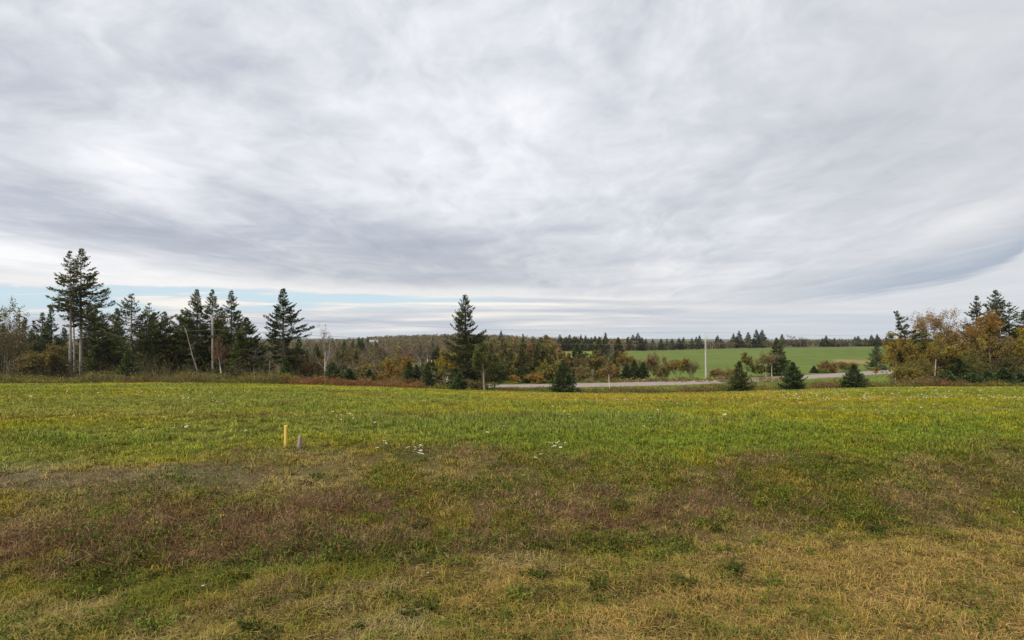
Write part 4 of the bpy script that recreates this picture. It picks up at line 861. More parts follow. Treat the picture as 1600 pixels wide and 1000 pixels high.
def valley():
    rng = np.random.default_rng(77)
    SECT = [(395, 500, 'left of the forked birch'), (500, 600, 'under the farmhouse'), (600, 700, 'under the autumn hill'),
            (700, 800, 'behind the tallest field-edge spruce'), (800, 900, 'behind the lone young spruce'), (900, 985, 'left of the green slope')]
    WORD = {'bare': 'bare grey-brown tree', 'birch': 'pale-trunked birch', 'olive': 'olive-leaved tree', 'rust': 'rust-leaved tree', 'spruce': 'dark spruce', 'gaunt': 'thin gaunt spruce'}
    PR = [dict(bare=.45, olive=.2, rust=.10, spruce=.17, birch=.08), dict(bare=.32, olive=.28, spruce=.20, birch=.16, rust=.04), dict(birch=.40, bare=.2, olive=.15, spruce=.18, rust=.07),
          dict(olive=.30, rust=.18, spruce=.27, bare=.25), dict(olive=.30, rust=.20, spruce=.34, bare=.16), dict(olive=.30, spruce=.32, rust=.16, gaunt=.1, bare=.12)]
    for (a, b, where), pr in zip(SECT, PR):
        kinds = list(pr); p = np.array([pr[k] for k in kinds]); p /= p.sum()
        for (d0, d1, n, words) in ((108, 150, 10, 'near part'), (150, 220, 13, 'middle'), (220, 330, 12, 'far side')):
            for i in range(n):
                px = a + (b - a) * (i + rng.random()) / n; d = rng.uniform(d0, d1)
                if px > 860 and d > 270: continue
                k = kinds[rng.choice(len(kinds), p=p)]; x, y = at_depth(px, d)
                if road_dist(np.array([x]), np.array([y]))[0] < 6: continue
                lim = 560 if px > 860 else (556 if d < 150 else 546 if d < 220 else 537) - (8 if 735 < px < 860 else 0)
                if px > 955: lim = 560
                if 600 < px < 700 and d < 150: lim = 573
                if 600 < px < 700 and 150 < d < 220: k = ('birch', 'birch', 'bare')[rng.integers(0, 3)]; lim = 536
                lim += rng.normal(0, 7) + (-6 if k in ('spruce', 'gaunt') else 0)
                H = CAMZ - (lim - HZ) * d / FPX - gz(x, y); H = min(max(H, 3.2), 13)
                far_tree(k, x, y, H, f'{WORD[k]}, {words} of valley wood {where}', f'{WORD[k]}s, {words} of valley wood {where}', rng, wide=rng.uniform(.85, 1.25))
    # trees that stand out of the valley wood
    for (k, px, d, top, wide, lab) in [('rust', 863, 190, 526, 1.3, 'bright orange tree, highest of the autumn crowns left of the green slope'), ('olive', 786, 170, 524, 1.4, 'big olive-brown crown right of the tallest field-edge spruce, against the sky'),
            ('olive', 803, 175, 526, 1.4, 'second big olive-brown crown right of the tallest field-edge spruce'), ('rust', 826, 185, 534, 1.3, 'russet crown left of the bright orange tree'), ('rust', 876, 180, 545, 1.2, 'smaller orange crown below the bright orange tree'),
            ('bare', 771, 165, 535, 1.2, 'bare grey tree just right of the tallest field-edge spruce'), ('spruce', 901, 200, 536, 1.5, 'dark spruce before the pale green strip, left of a pair'), ('spruce', 910, 205, 534, 1.5, 'dark spruce before the pale green strip, right of a pair'),
            ('spruce', 936, 260, 526, 1.4, 'dark broad spruce at the left end of the green slope'), ('spruce', 946, 265, 520, 1.1, 'tallest thin spruce at the left end of the green slope'), ('spruce', 942, 220, 545, 1.6, 'low dark spruce below the thin tall one at the left end of the green slope'), ('spruce', 966, 290, 527, 1.5, 'bushy dark spruce on the corner of the green slope'),
            ('spruce', 783, 330, 517, .9, 'spruce tip rising above the big olive-brown crowns'), ('olive', 960, 150, 550, 1.2, 'olive crown at the left foot of the green slope'), ('rust', 988, 160, 556, 1.2, 'russet crown at the left foot of the green slope'),
            ('birch', 658, 172, 533, 1.0, 'tall white birch trunk standing out in the valley wood'), ('birch', 668, 176, 531, 1.0, 'tall white birch, second of those left of the tallest field-edge spruce'), ('birch', 647, 180, 534, 1.0, 'white birch with leaning stem in the valley wood'),
            ('birch', 675, 170, 533, 1.0, 'white birch nearest to the tallest field-edge spruce'), ('birch', 636, 175, 536, 1.0, 'white birch left of the leaning stem in the valley wood'), ('birch', 628, 168, 537, 1.0, 'leftmost tall white birch of the valley wood row'), ('rust', 688, 140, 542, 1.2, 'orange-yellow crown beside the tallest field-edge spruce'),
            ('spruce', 561, 260, 527, 1.1, 'dark spruce left of the small white farmhouse'), ('spruce', 566, 300, 528, 1.1, 'dark spruce nearest to the white farmhouse on its left'), ('spruce', 574, 500, 526, 1.2, 'dark spruce just right of the white farmhouse'), ('spruce', 538, 300, 531, 1.0, 'dark spruce rising over the bare woods, far left of the farmhouse'), ('spruce', 551, 290, 532, 1.1, 'dark spruce, second left of the white farmhouse'),
            ('spruce', 527, 135, 543, .8, 'slim dark spruce behind the forked birch, nearest to it on the right'), ('spruce', 556, 150, 547, .8, 'slim dark spruce in front of the bare woods below the farmhouse'), ('spruce', 600, 140, 549, .8, 'slim dark spruce left of the rust-brown shrub'), ('gaunt', 683, 130, 541, .9, 'gaunt thin spruce just left of the tallest field-edge spruce'), ('spruce', 767, 140, 536, .8, 'slim spruce right of the crooked grey-trunked tree'), ('gaunt', 795, 135, 540, .9, 'gaunt spruce left of the grey-green roadside pair'), ('spruce', 852, 135, 545, .8, 'slim spruce right of the grey-green roadside pair'), ('spruce', 890, 140, 552, .9, 'slim spruce above the full young spruce on its right'),
            ('spruce', 610, 350, 540, 1.1, 'dark spruce below the autumn hill'), ('spruce', 622, 360, 538, 1.1, 'dark spruce in the middle below the autumn hill'), ('spruce', 600, 380, 540, 1.0, 'leftmost dark spruce below the autumn hill')]:
        x, y = at_depth(px, d); H = CAMZ - (top - HZ) * d / FPX - gz(x, y); far_tree(k, x, y, H, lab, None, rng, wide=wide)
valley()
def ridge():
    """single spruces along the skyline above the green slope"""
    rng = np.random.default_rng(88); P = [(875, 523), (882, 527), (885, 526), (890, 523), (898, 525), (901, 526), (908, 523), (915, 524), (919, 528), (924, 527), (930, 525), (952, 529), (959, 530), (981, 526), (989, 523), (997, 520), (1003, 527),
        (1009, 529), (1020, 529), (1033, 529), (1042, 529), (1050, 529), (1061, 528), (1068, 527), (1081, 528), (1088, 526), (1093, 524), (1121, 524), (1126, 529), (1146, 521), (1151, 526), (1155, 517), (1169, 519), (1177, 529), (1182, 515), (1191, 515.5),
        (1222, 522), (1245, 530), (1257, 531), (1285, 528), (1291, 524), (1299, 531), (1304, 528), (1309, 532), (1320, 533), (1336, 526), (1341, 525), (1352, 528), (1362, 523), (1371, 522), (1385, 526), (1394, 529), (1406, 524)]
    ref = [(874, 'above the pale green strip'), (938, 'above the left end of the green slope'), (1006, 'between the corner spruces and the pale pole'), (1104, 'right of the pale pole'), (1200, 'above the middle of the green slope'), (1325, 'near the right woods')]
    cnt = {}; ordn = ['first', 'second', 'third', 'fourth', 'fifth', 'sixth', 'seventh', 'eighth', 'ninth', 'tenth', 'eleventh', 'twelfth', 'thirteenth']
    for px, top in P:
        d = rng.uniform(402, 420); x, y = at_depth(px, d); H = CAMZ - (top - HZ) * d / FPX - gz(x, y)
        w = [t for p, t in ref if p <= px][-1]; cnt[w] = cnt.get(w, 0) + 1
        size = 'tall' if top < 524 else 'low' if top > 527.5 else 'middling'
        far_tree('spruce', x, y, H, f'{size} skyline spruce {w}, {ordn[cnt[w] - 1]} from the left there', 'spruces along the ridge skyline', rng, wide=rng.uniform(1.2, 1.7) * (1.0 if H > 8 else 1.4))
    for px, top, lab in [(1236, 522, 'bare pale hardwood on the skyline right of the birch pair'), (1251, 525, 'pale twiggy hardwood on the skyline, second right of the birch pair'), (1277, 529, 'round bare bush-tree on the skyline above the round russet shrub'), (1376, 529, 'bare hardwood on the skyline by the right woods'), (1259, 527, 'thin bare hardwood on the skyline, third right of the birch pair')]:
        d = 408; x, y = at_depth(px, d); far_tree('bare', x, y, CAMZ - (top - HZ) * d / FPX - gz(x, y), lab, None, rng, wide=1.2)
ridge()
for lst in PRO.values():                                         # far-tree shapes that no place used
    for e in lst:
        if e.name not in USED:
            for q in KIDS[e.name]: bpy.data.objects.remove(q)
            bpy.data.objects.remove(e)

# ------------------------------------------------------------------ woods and brush that read as one mass
def mass(name, items, seed, leaf=(.8, 1.5), per=34, trunk=True):
    """many far crowns in one mesh: items are (x, y, height, radius, colour, conical)"""
    rng = np.random.default_rng(seed); a = Acc()
    X = np.array([i[:4] for i in items]); Cc = np.array([i[4] for i in items]); con = np.array([i[5] for i in items])
    n = len(X); z = height(X[:, 0], X[:, 1]); k = np.repeat(np.arange(n), per); m = len(k)
    q = rng.random(m) ** .8; th = rng.uniform(0, 6.28, m); rr = np.sqrt(rng.random(m))
    prof = np.where(con[k], 1 - q, np.sqrt(np.clip(1 - (2 * q - 1) ** 2, 0, 1)) * .9 + .08)
    base = np.where(con[k], .05, .25)
    B = np.stack([X[k, 0] + np.cos(th) * rr * prof * X[k, 3], X[k, 1] + np.sin(th) * rr * prof * X[k, 3], z[k] + X[k, 2] * (base + (1 - base) * q * .97)], 1)
    D = rng.normal(0, 1, (m, 3)) * [1, 1, .6]; D[:, 2] += np.where(con[k], -.2, .2); s = rng.uniform(*leaf, m) * X[k, 3] * .45
    a.sprigs(B, D, s, s * .55, Cc[k] * rng.uniform(.6, 1.4, m)[:, None], rng)
    if trunk:
        P = np.stack([X[:, 0], X[:, 1], z - .2], 1); up = np.tile([[0, 0, 1.]], (n, 1)) + rng.normal(0, .04, (n, 3))
        a.sprigs(P, up, X[:, 2] * .95, .018 * X[:, 2] + .04, np.where(rng.random(n)[:, None] < .45, c3(.52, .49, .45), c3(.10, .085, .07)), rng, flat=np.tile([[.2, 1, 0.]], (n, 1)))
    return tag(a.build(name, M_LEAF), kind='stuff')
def far_woods():
    rng = np.random.default_rng(91); it = []
    def put(n, p0, p1, d0, d1, h0, h1, fc, pal, crad=.36):
        for _ in range(n):
            px = rng.uniform(p0, p1); d = math.exp(rng.uniform(math.log(d0), math.log(d1))); x, y = at_depth(px, d); con = rng.random() < fc
            h = rng.uniform(h0, h1) * (1.15 if con else 1)
            c = np.array(PAL_SPRUCE[rng.integers(0, 4)]) if con else np.array(pal[rng.integers(0, len(pal))])
            it.append((x, y, h, h * (.2 if con else crad), c, con))
    mix_ = PAL_DULL + PAL_FOLV + PAL_DULL + PAL_FRST[:1]
    put(1300, 380, 1000, 300, 470, 6, 9.5, .22, mix_)
    put(1500, -120, 900, 480, 980, 6, 9.5, .18, mix_)
    put(900, 575, 800, 640, 1050, 6, 10, .12, PAL_DULL + PAL_FRST[1:] + PAL_DULL)
    put(700, -600, 1000, 1000, 2400, 6, 9, .2, mix_)
    gold = lambda i: 555 < CX + FPX * i[0] / i[1] < 615 and i[1] < 640
    def ok(i):
        px = CX + FPX * i[0] / i[1]
        if 556 < px < 614 and 420 < i[1] < 660: return False
        if 872 < px < 930 and i[1] < 404: return False
        if 925 < px and i[1] < 404 and px > 975: return False
        return True
    mass('distant_woods', [i for i in it if ok(i)], 92)
    it.clear()
    put(900, 860, 1480, 404, 425, 3.0, 5.6, .55, PAL_DULL + PAL_FOLV[:2] + PAL_SPRUCE[:1], .5)
    put(500, 860, 1700, 425, 640, 3.5, 5.0, .6, PAL_DULL)
    mass('ridge_brush', it, 93, per=40)
far_woods()
def brush():
    """the continuous belt of low brush along the far edge of the field"""
    rng = np.random.default_rng(95); a = Acc()
    def belt(n, p0, p1, d0, d1, h0, h1, pal, per=26, leaf=.10, stems=4):
        px = rng.uniform(p0, p1, n); d = rng.uniform(d0, d1, n); x = (px - CX) * d / FPX; y = d; z = height(x, y)
        pt = fbm(x * .35, y * .35, 97); h = (h0 + (h1 - h0) * rng.random(n) ** 1.5) * (.35 + 1.25 * sst(pt, .25, .75)); pal = np.array(pal)
        tone = pal[np.minimum((fbm(x * .22 + 5, y * .4, 98) * 1.6 - .3).clip(0, .999) * len(pal), len(pal) - 1).astype(int)]
        k = np.repeat(np.arange(n), per); m = len(k); q = rng.random(m)
        B = np.stack([x[k] + rng.normal(0, .24, m), y[k] + rng.normal(0, .24, m), z[k] + h[k] * q], 1)
        D = rng.normal(0, 1, (m, 3)); D[:, 2] += .5; s = leaf * rng.uniform(.6, 1.5, m)
        a.sprigs(B, D, s * 1.3, s * .6, (tone * rng.uniform(.5, 1.45, n)[:, None])[k] * rng.uniform(.55, 1.45, m)[:, None], rng)
        k = np.repeat(np.arange(n), stems); m = len(k); P = np.stack([x[k] + rng.normal(0, .25, m), y[k] + rng.normal(0, .25, m), z[k]], 1)
        D = rng.normal(0, .3, (m, 3)); D[:, 2] = 1; a.sprigs(P, D, h[k] * rng.uniform(.8, 1.35, m), .022, c3(.12, .09, .06) * rng.uniform(.6, 1.5, m)[:, None], rng)
    DK = [(.10, .105, .022), (.155, .13, .03), (.16, .095, .034), (.13, .14, .027)]
    belt(1900, -160, 470, 61.5, 67, .55, .95, [(.12, .135, .024), (.18, .16, .030), (.13, .105, .030), (.15, .17, .028)])
    belt(700, 440, 660, 61, 66, .45, .85, [(.19, .085, .028), (.23, .11, .034), (.15, .10, .03)])
    belt(160, 655, 800, 61.5, 63.0, .06, .20, DK + [(.14, .08, .03)])
    belt(500, 790, 950, 61, 64, .16, .40, DK + [(.13, .12, .03)])
    belt(1500, 950, 1440, 61, 65, .34, .66, DK + [(.13, .12, .03)])
    belt(1200, 1400, 1780, 61, 66, .5, 1.0, DK)
    belt(1800, -160, 430, 69, 90, .9, 2.6, [(.045, .05, .018), (.062, .058, .024), (.075, .062, .028), (.055, .07, .02)], leaf=.15)
    belt(1100, 1400, 1780, 68, 84, .8, 2.4, [(.05, .055, .018), (.065, .062, .022), (.09, .07, .026)], leaf=.15)
    belt(800, 430, 700, 67, 86, .4, 1.3, PAL_BROWN + PAL_OLEAF, leaf=.13)
    belt(700, 760, 1240, 104, 112, .3, .8, PAL_OLEAF + PAL_BROWN, leaf=.16)
    tag(a.build('brush_belt', M_LEAF), kind='stuff')
    # meadow tufts on the road verge
    g = Acc(); n = 26000; px = rng.uniform(640, 1480, n); d = rng.uniform(64, 128, n); x = (px - CX) * d / FPX; y = d
    rd = road_dist(x, y); q = (rd > 3.6) & (rd < 34) & ((y < 96 + .3 * x) | (rd < 6)); x, y = x[q], y[q]; z = height(x, y); n = len(x)
    D = rng.normal(0, .45, (n, 3)); D[:, 2] = 1
    g.sprigs(np.stack([x, y, z - .02], 1), D, rng.uniform(.12, .38, n), .09, lerp(c3(.11, .165, .03) * np.ones((n, 1)), c3(.21, .17, .05), rng.random(n) * .6) * rng.uniform(.7, 1.25, n)[:, None], rng)
    tag(g.build('verge_grass', M_GRASS), kind='stuff')
brush()
def hills():
    a = Acc(); rng = np.random.default_rng(99); X = np.linspace(-5200, 2200, 420); prof = []
    for (y, f) in ((3300, 0), (3500, .55), (3700, 1), (4000, .8), (4400, .1)):
        h = 1.5 + 6.5 * fbm(X * .0011, np.full_like(X, 1.3), 71) + 2.6 * fbm(X * .02, np.full_like(X, y * .01), 72)
        prof.append(np.column_stack([X, np.full_like(X, y) - .00002 * X ** 2, -12 + f * (12 + h * (1.0 - .8 * sst(X, 300, 1800)))]))
    V = np.concatenate(prof); n = len(X); Q = []
    for k in range(4):
        i = np.arange(n - 1); Q.append(np.stack([k * n + i, k * n + i + 1, (k + 1) * n + i + 1, (k + 1) * n + i], 1))
    a.add(V, (.055, .065, .045), np.concatenate(Q)); o = a.build('distant_hills', M_BARK, smooth=True); tag(o, kind='structure')
hills()

# ------------------------------------------------------------------ farmhouse far across the valley
def farmhouse():
    d = 640; x, y = at_depth(584, d); z = gz(x, y) + .0; e = empty('farmhouse', (x, y, z)); e.rotation_euler = (0, 0, .35)
    def box(a, c, s, col=(1, 1, 1)):
        v = np.array([[i, j, k] for k in (-.5, .5) for j in (-.5, .5) for i in (-.5, .5)]) * s + c
        a.add(v, col, [[0, 2, 3, 1], [4, 5, 7, 6], [0, 1, 5, 4], [2, 6, 7, 3], [0, 4, 6, 2], [1, 3, 7, 5]])
    lift = max(0, CAMZ - (547 - HZ) * d / FPX - z)
    w = Acc(); box(w, [0, 0, (4.4 + lift) / 2], [9, 7, 4.4 + lift]); H0 = 4.4 + lift
    w.add([[-4.5, -3.5, H0], [-4.5, 3.5, H0], [-4.5, 0, H0 + 3.2], [4.5, -3.5, H0], [4.5, 3.5, H0], [4.5, 0, H0 + 3.2]], (1, 1, 1), T=[[0, 2, 1], [3, 4, 5]])
    w.build('wall', M_WHITE, e)
    r = Acc()
    for sg in (-1, 1):
        v = np.array([[-5, sg * 4.0, H0 - .35], [5, sg * 4.0, H0 - .35], [5, 0, H0 + 3.35], [-5, 0, H0 + 3.35]]); v2 = v + [0, 0, .22]
        r.add(np.vstack([v, v2]), (1, 1, 1), [[0, 1, 2, 3], [7, 6, 5, 4], [0, 4, 5, 1], [1, 5, 6, 2], [2, 6, 7, 3], [3, 7, 4, 0]])
    ro = r.build('roof', M_ROOF, e)
    c = Acc(); box(c, [1.5, 0, H0 + 3.6], [.8, .8, 1.6]); c.build('chimney', M_ROOF, ro)
    for xx in (-2.6, 0, 2.6):
        q = Acc(); box(q, [xx, -3.52, H0 - 2.2], [1.0, .12, 1.5]); q.build('window', M_PANE, e)
    tag(e, 'small white gabled farmhouse far across the valley beside dark spruces', 'house')
    d = 600; x, y = at_depth(568, d); z = gz(x, y); e = empty('barn', (x, y, z)); e.rotation_euler = (0, 0, -.2); lift = max(0, CAMZ - (546 - HZ) * d / FPX - z); H0 = 2.2 + lift
    w = Acc(); box(w, [0, 0, H0 / 2], [11, 6, H0]); w.build('wall', M_WHITE, e); r = Acc()
    for sg in (-1, 1):
        v = np.array([[-5.8, sg * 3.5, H0 - .3], [5.8, sg * 3.5, H0 - .3], [5.8, 0, H0 + 1.9], [-5.8, 0, H0 + 1.9]]); v2 = v + [0, 0, .2]
        r.add(np.vstack([v, v2]), (1, 1, 1), [[0, 1, 2, 3], [7, 6, 5, 4], [0, 4, 5, 1], [1, 5, 6, 2], [2, 6, 7, 3], [3, 7, 4, 0]])
    r.build('roof', M_ROOF, e); tag(e, 'low pale barn left of the small white farmhouse', 'barn')
farmhouse()

# ------------------------------------------------------------------ utility poles and wires
def pole(px, d, top, label, col, r, hard):
    loc, H = stand(px, d, top); e = empty('utility_pole', loc); s = np.linspace(0, 1, 7); a = Acc()
    a.tube(np.column_stack([-.10 * s, 0 * s, H * s]), r * (1 - .28 * s), 14, col); a.build('shaft', M_POLE, e, True)
    b = Acc(); b.tube(np.array([[-.10, 0, H - .02], [-.10, 0, H + .18]]), .02, 6); b.tube(np.array([[-.10, 0, H + .14], [-.10, 0, H + .22], [-.10, 0, H + .26]]), [.05, .06, .03], 8); b.build('insulator', M_METAL, e, True)
    c = Acc(); zt = H - (2.0 if hard else 1.9)
    c.tube(np.array([[-.10 + r * .8, -.05, zt - .12], [-.10 + r * 1.7, -.05, zt], [-.10 + r * 1.7, -.05, zt + .14]]), .022, 6); c.build('wire_bracket', M_METAL, e, True)
    if hard:
        t = Acc(); t.tube(np.array([[-.10 + r * 1.5, -.1, H - 1.1], [-.10 + r * 1.5, -.1, H - .5]]), .055, 10); t.build('cutout_fuse', M_METAL, e, True)
    tag(e, label, 'utility pole'); return np.array([loc[0] - .10, loc[1], loc[2] + H + .26]), np.array([loc[0] - .1 + r * 1.7, loc[1] - .05, loc[2] + zt + .14])
pa = pole(333, 79, 495, 'grey wooden utility pole in front of the dark stand on the left', (.30, .27, .235), .19, False)
pb = pole(1103, 111.5, 521, 'pale wooden utility pole beyond the road, leaning slightly left', (.50, .47, .43), .19, True)
def wire(name, pts, sag, r, label):
    a = Acc()
    for p, q in zip(pts[:-1], pts[1:]):
        s = np.linspace(0, 1, 40)[:, None]; P = p * (1 - s) + q * s; P[:, 2] -= sag * 4 * (s * (1 - s))[:, 0]; a.tube(P, r, 5, cap=False)
    tag(a.build(name, M_WIRE), label, 'wire')
def wpt(px, row, d): return np.array([(px - CX) * d / FPX, d, CAMZ - (row - HZ) * d / FPX])
wire('overhead_wire', [wpt(-260, 472, 70), pa[0], pb[0], wpt(1700, 522, 150)], .75, .012, 'upper thin overhead wire strung from pole top to pole top')
wire('overhead_wire', [wpt(-260, 506, 70), pa[1], pb[1], wpt(1700, 540, 150)], .95, .018, 'lower thicker overhead wire below the pole tops')

# ------------------------------------------------------------------ the two stakes in the field
def stakes():
    x, y, z = on_ground(446.3, 699); h = 34 * y / FPX; w = 5.1 * y / FPX
    e = empty('survey_stake', (x, y, z - .02)); e.rotation_euler = (0, 0, .5); a = Acc(); hh = h + .02; b = .003; k = w * .42
    for (z0, z1, s0, s1) in ((-.15, hh - b, 1, 1), (hh - b, hh, 1, 1 - 2 * b / w)):
        q = np.array([[-1, -1], [1, -1], [1, 1], [-1, 1]]) * k
        a.add(np.vstack([np.column_stack([q * s0, np.full(4, z0)]), np.column_stack([q * s1, np.full(4, z1)])]), (1, 1, 1), [[0, 1, 5, 4], [1, 2, 6, 5], [2, 3, 7, 6], [3, 0, 4, 7]] + ([[4, 5, 6, 7]] if z1 == hh else []))
    a.build('stake_body', M_YELLOW, e)
    n = Acc(); zz = h * .36; n.tube(np.array([[.006, -k - .0005, zz], [.006, -k - .006, zz]]), .0055, 8); n.build('nail', M_METAL, e)
    tag(e, 'yellow painted square survey stake standing in the grass', 'stake')
    x, y, z = on_ground(467.2, 701.5); u = y / FPX
    prof = np.array([(-3.2, -8), (3.4, -8), (3.6, 2), (3.5, 10), (3.3, 17), (3.1, 21.5), (1.2, 21.8), (.7, 19), (-.2, 16.5), (-.9, 14), (-1.3, 11), (-2.4, 9.5), (-2.8, 5), (-3.4, 0)]) * u
    n = len(prof); rng = np.random.default_rng(5); a = Acc(); dz = .020
    jit = rng.normal(0, .0015, (n, 2)); F = np.column_stack([prof[:, 0], np.full(n, -dz), prof[:, 1]]); B = np.column_stack([prof[:, 0] * .92 + jit[:, 0], np.full(n, dz), prof[:, 1] * .97 + jit[:, 1]])
    c = np.array([[.2 * u, -dz * 1.15, 5 * u], [.2 * u, dz * 1.1, 5 * u]]); i = np.arange(n); j = (i + 1) % n
    a.add(np.vstack([F, B, c]), (1, 1, 1), np.stack([i, j, n + j, n + i], 1)[:, ::-1], np.vstack([np.stack([i, j, np.full(n, 2 * n)], 1), np.stack([n + j, n + i, np.full(n, 2 * n + 1)], 1)]))
    o = a.build('broken_stake', M_GREYWOOD); o.location = (x, y, z); o.rotation_euler = (0, 0, -.15)
    tag(o, 'short weathered grey splintered stake right of the yellow one', 'stake')
stakes()

# ------------------------------------------------------------------ white wild flowers
def flower_mesh(seed, H, r, heads=1):
    rng = np.random.default_rng(seed); st = Acc(); hd = Acc()
    for k in range(heads):
        ox, oy = (rng.normal(0, r * 1.2, 2) if heads > 1 else (0, 0)); hh = H * rng.uniform(.8, 1.05)
        s = np.linspace(0, 1, 4); st.tube(np.column_stack([ox * s ** 1.5, oy * s ** 1.5, hh * .9 * s]), .0022, 4, (.09, .13, .03), cap=False)
        n = 46; a = np.arange(n) * 2.39996; q = np.sqrt((np.arange(n) + .5) / n) * r * rng.uniform(.8, 1.1)
        C = np.column_stack([ox + np.cos(a) * q, oy + np.sin(a) * q, hh + .10 * r - .25 * q ** 2 / r + rng.normal(0, .002, n)])
        for t in range(0, n, 3): st.tube(np.array([[ox, oy, hh * .9], C[t]]), .0010, 3, (.12, .16, .04), cap=False)
        m = r * .20; th = rng.uniform(0, 6.28, n)
        V = []
        for j in range(5): V.append(C + np.column_stack([np.cos(th + j * 1.2566), np.sin(th + j * 1.2566), np.full(n, .15)]) * m)
        V = np.stack(V, 1); V = np.concatenate([V, (C + [0, 0, m * .35])[:, None]], 1).reshape(-1, 3); b = np.arange(n)[:, None] * 6
        T = np.concatenate([b + np.array([[j, (j + 1) % 5, 5]]) for j in range(5)])
        hd.add(V, np.repeat(c3(.66, .65, .54) * rng.uniform(.7, 1.1, n)[:, None], 6, 0), T=T)
    return st, hd
def flowers():
    rng = np.random.default_rng(123); FL = []
    for i in range(5):
        st, hd = flower_mesh(300 + i, .20 + .02 * i, .042 + .004 * (i % 3)); e = empty('wildflower', (0, 0, 0)); KIDS[e.name] = [st.build('stem', M_LEAF, e), hd.build('flower_head', M_FLOWER, e)]; FL.append([e, False])
    def one(px, row, lab, grp, sc=1.0):
        q = FL[rng.integers(0, 5)]; x, y, z = on_ground(px, row + 889 * .2 * sc / max(4, 12)); s = .52 * sc * rng.uniform(.75, 1.2)
        # the head, not the foot, belongs at (px, row): step the foot nearer until it does
        for _ in range(3):
            zh = z + .21 * s; r = HZ + FPX * (CAMZ - zh) / y; x, y, z = on_ground(px, min(990, (HZ + FPX * (CAMZ - z) / y) + (row - r)))
        if q[1]: o = copy_tree(q[0], (x, y, z), rng.uniform(0, 6.28), (s, s, s))
        else: o = q[0]; q[1] = True; o.location = (x, y, z); o.scale = (s, s, s)
        o.rotation_euler = (rng.normal(0, .2), rng.normal(0, .2), rng.uniform(0, 6.28)); tag(o, lab, 'wildflower', grp)
    for px, row in [(646, 697), (655, 697), (661, 697), (643, 702), (652, 701), (658, 704), (650, 707), (646, 710), (657, 710), (662, 699)]: one(px, row, 'white umbel flower in the dense clump in mid field right of the stakes', 'white flowers of the mid field clump')
    for px, row in [(858, 694), (864, 691), (869, 693), (874, 690), (879, 696), (862, 699), (868, 699), (873, 702), (882, 691), (877, 699)]: one(px, row, 'white umbel flower in the loose clump in mid field below the full young spruce', 'white flowers of the second field clump', .8)
    for px, row in [(596, 697), (601, 694), (598, 690), (592, 701)]: one(px, row, 'cream umbel flower in the small group between the stakes and the dense clump', 'cream flowers right of the stakes', .8)
    for px, row, lab in [(674, 683, 'single large white umbel above the dense flower clump'), (766, 669, 'white umbel, larger of two in mid field below the crooked grey-trunked tree'), (760, 674, 'small white umbel beside a larger one in mid field'), (788, 665, 'small white umbel alone, further back in mid field'),
            (870, 675, 'bright white umbel alone above the loose flower clump'), (713, 696, 'small white flower between the two flower clumps'), (765, 698, 'white tuft of bloom below the pair of umbels in mid field'), (848, 713, 'low white bloom under the loose flower clump'), (835, 716, 'faint white bloom left below the loose flower clump'),
            (388, 673, 'white umbel left of the yellow stake'), (440, 669, 'white bloom directly left of the yellow stake top'), (668, 895, 'small white bloom in the near dry grass below the stakes'), (1347, 788, 'white umbel in the bank at the right'), (1581, 801, 'white umbel at the right edge above the dry grass'), (1338, 801, 'fainter white bloom below the umbel in the right bank'),
            (1282, 821, 'cream bloom in dry grass left of the right bank umbel'), (318, 914, 'white bloom near the lower left corner grass'), (1021, 835, 'tiny white bloom in the near grass at mid picture'), (1264, 668, 'white umbel in the field below the broad bushy spruce'), (1001, 663, 'white umbel pair-less in the field below the dark roadside clump'), (1019, 658, 'white umbel further back below the dark roadside clump')]:
        one(px, row, lab, None, .85 if row < 720 else .42)
    for grp, lab, n, bx in [('flowers before the left stand', 'white umbel flower in the open field below the utility pole', 16, (300, 420, 624, 645)), ('flowers left of the yellow stake', 'white umbel flower in the band of field left of the yellow stake', 9, (170, 300, 636, 672)), ('flowers right of the stakes', 'white umbel flower in the back field between utility pole and tallest spruce', 10, (500, 640, 632, 660)),
            ('flowers below the pale pole', 'white umbel flower in the back field below the pale pole', 14, (960, 1180, 630, 660)), ('flowers at right', 'white umbel flower in the flowery field below the right woods', 26, (1300, 1590, 622, 655)), ('flowers in mid field', 'white umbel flower in the back field below the full young spruce', 14, (760, 950, 624, 655))]:
        for _ in range(n): one(rng.uniform(bx[0], bx[1]), rng.uniform(bx[2], bx[3]), lab, grp, rng.uniform(.6, 1.0))
    # far specks of bloom
    s = Acc(); x, y = scatter(6000, 16, 56, rng, .98); pt = fbm(x * .16, y * .16, 131); tt = x / y
    k = rng.random(len(x)) < (sst(pt, .44, .68) * (.10 + .28 * sst(tt, .35, .6) + .12 * sst(tt, -.3, -.55))); x, y = x[k], y[k]; n = len(x); z = height(x, y) + rng.uniform(.12, .24, n)
    for j in range(6):
        a = rng.uniform(0, 6.28, n); D = np.stack([np.cos(a), np.sin(a), rng.normal(.25, .25, n)], 1)
        s.sprigs(np.stack([x, y, z], 1) + rng.normal(0, .012, (n, 3)), D, rng.uniform(.025, .05, n), rng.uniform(.02, .035, n), c3(.74, .73, .63) * rng.uniform(.75, 1.0, n)[:, None], rng, flat=np.tile([[0, 0, 1.]], (n, 1)))
    tag(s.build('meadow_flowers', M_FLOWER), kind='stuff')
flowers()

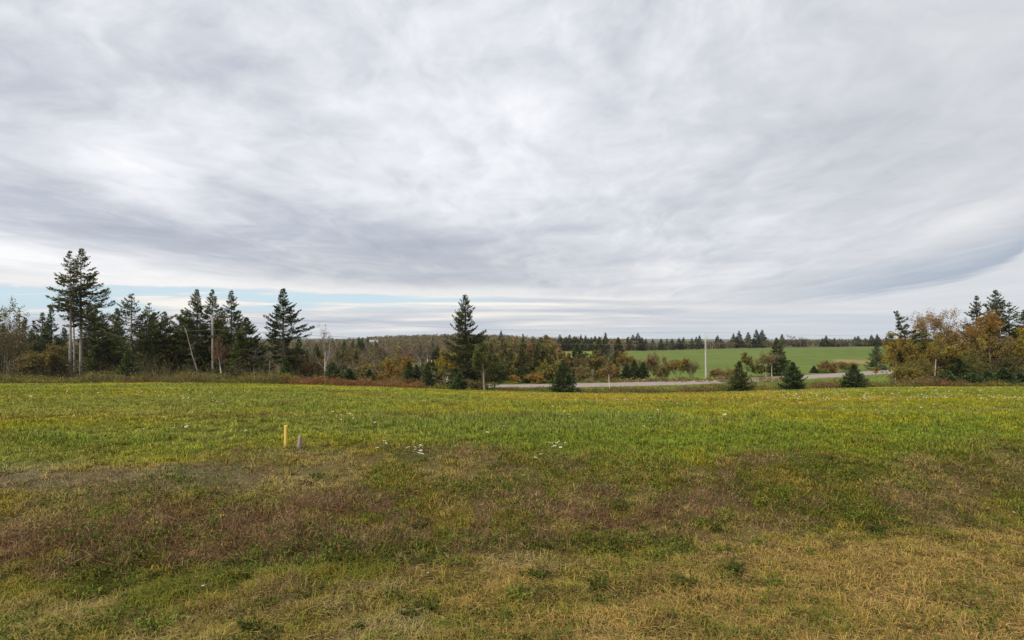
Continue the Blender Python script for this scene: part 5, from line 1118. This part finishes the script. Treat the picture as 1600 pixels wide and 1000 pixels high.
# ------------------------------------------------------------------ small dark weed clumps in the near grass
def weeds():
    rng = np.random.default_rng(140)
    spots = [(663, 958, .075, 'dark green leafy weed tuft at the bottom, larger of two close together'), (640, 967, .06, 'dark green weed tuft at the bottom, smaller one beside a larger'), (935, 921, .08, 'dark green weed clump in dry grass right of middle'), (1075, 916, .06, 'small dark weed tuft far right of the near weed clump'), (812, 938, .07, 'dark weed under the pale grass tuft at bottom centre'),
             (1372, 834, .07, 'dark leafy weed in the dry slope at right'), (393, 988, .08, 'dark weed tuft cut by the bottom edge left of centre'), (1148, 893, .06, 'olive weed tuft in the near dry grass right of centre'), (860, 858, .10, 'broad dark herb clump in the middle of the bank'), (500, 935, .07, 'green weed tuft in the lower left grass'), (1295, 722, .10, 'round dark green herb in the lush strip at right'), (250, 985, .09, 'pale green weed patch near the bottom left'), (840, 905, .06, 'dark weed sprig below the broad herb clump')]
    for i, (px, row, r, lab) in enumerate(spots):
        x, y, z = on_ground(px, row); st = Acc(); fo = Acc(); n = 16
        for k in range(n):
            a = rng.uniform(0, 6.28); L = r * rng.uniform(.7, 1.6); D = np.array([math.cos(a) * rng.uniform(.3, 1.3), math.sin(a) * rng.uniform(.3, 1.3), rng.uniform(.4, .9)]); q = D * L; st.tube(np.array([[0, 0, 0], q * .5 + [0, 0, .01], q]), .002, 3, (.10, .09, .04), cap=False)
            m = 20; f = rng.uniform(.1, 1.05, m)[:, None]; B = q * f + rng.normal(0, r * .10, (m, 3)); DD = rng.normal(0, 1, (m, 3)); DD[:, 2] += .4
            fo.sprigs(B, DD, rng.uniform(.018, .034, m), rng.uniform(.008, .014, m), np.array((.055, .070, .013) if 'pale' not in lab else (.15, .19, .03)) * rng.uniform(.6, 1.6, m)[:, None], rng)
        e = empty('weed_plant', (x, y, z)); st.build('stem', M_LEAF, e); fo.build('foliage', M_LEAF, e); tag(e, lab, 'weed')
weeds()

# ------------------------------------------------------------------ the air
def haze():
    m, t = mat('haze_air'); v = t.n('ShaderNodeVolumePrincipled'); v.inputs['Color'].default_value = (.86, .92, 1.0, 1); v.inputs['Density'].default_value = HAZE; v.inputs['Anisotropy'].default_value = .2
    o = t.n('ShaderNodeOutputMaterial'); t.t.links.new(v.outputs[0], o.inputs['Volume'])
    a = Acc(); x0, x1, y0, y1, z0, z1 = -5400, 5400, -5400, 5400, -16, 24
    v = [[x, y, z] for z in (z0, z1) for y in (y0, y1) for x in (x0, x1)]
    a.add(v, (1, 1, 1), [[0, 2, 3, 1], [4, 5, 7, 6], [0, 1, 5, 4], [2, 6, 7, 3], [0, 4, 6, 2], [1, 3, 7, 5]]); tag(a.build('haze', m), kind='stuff')
HAZE = .00009
if HAZE: haze()
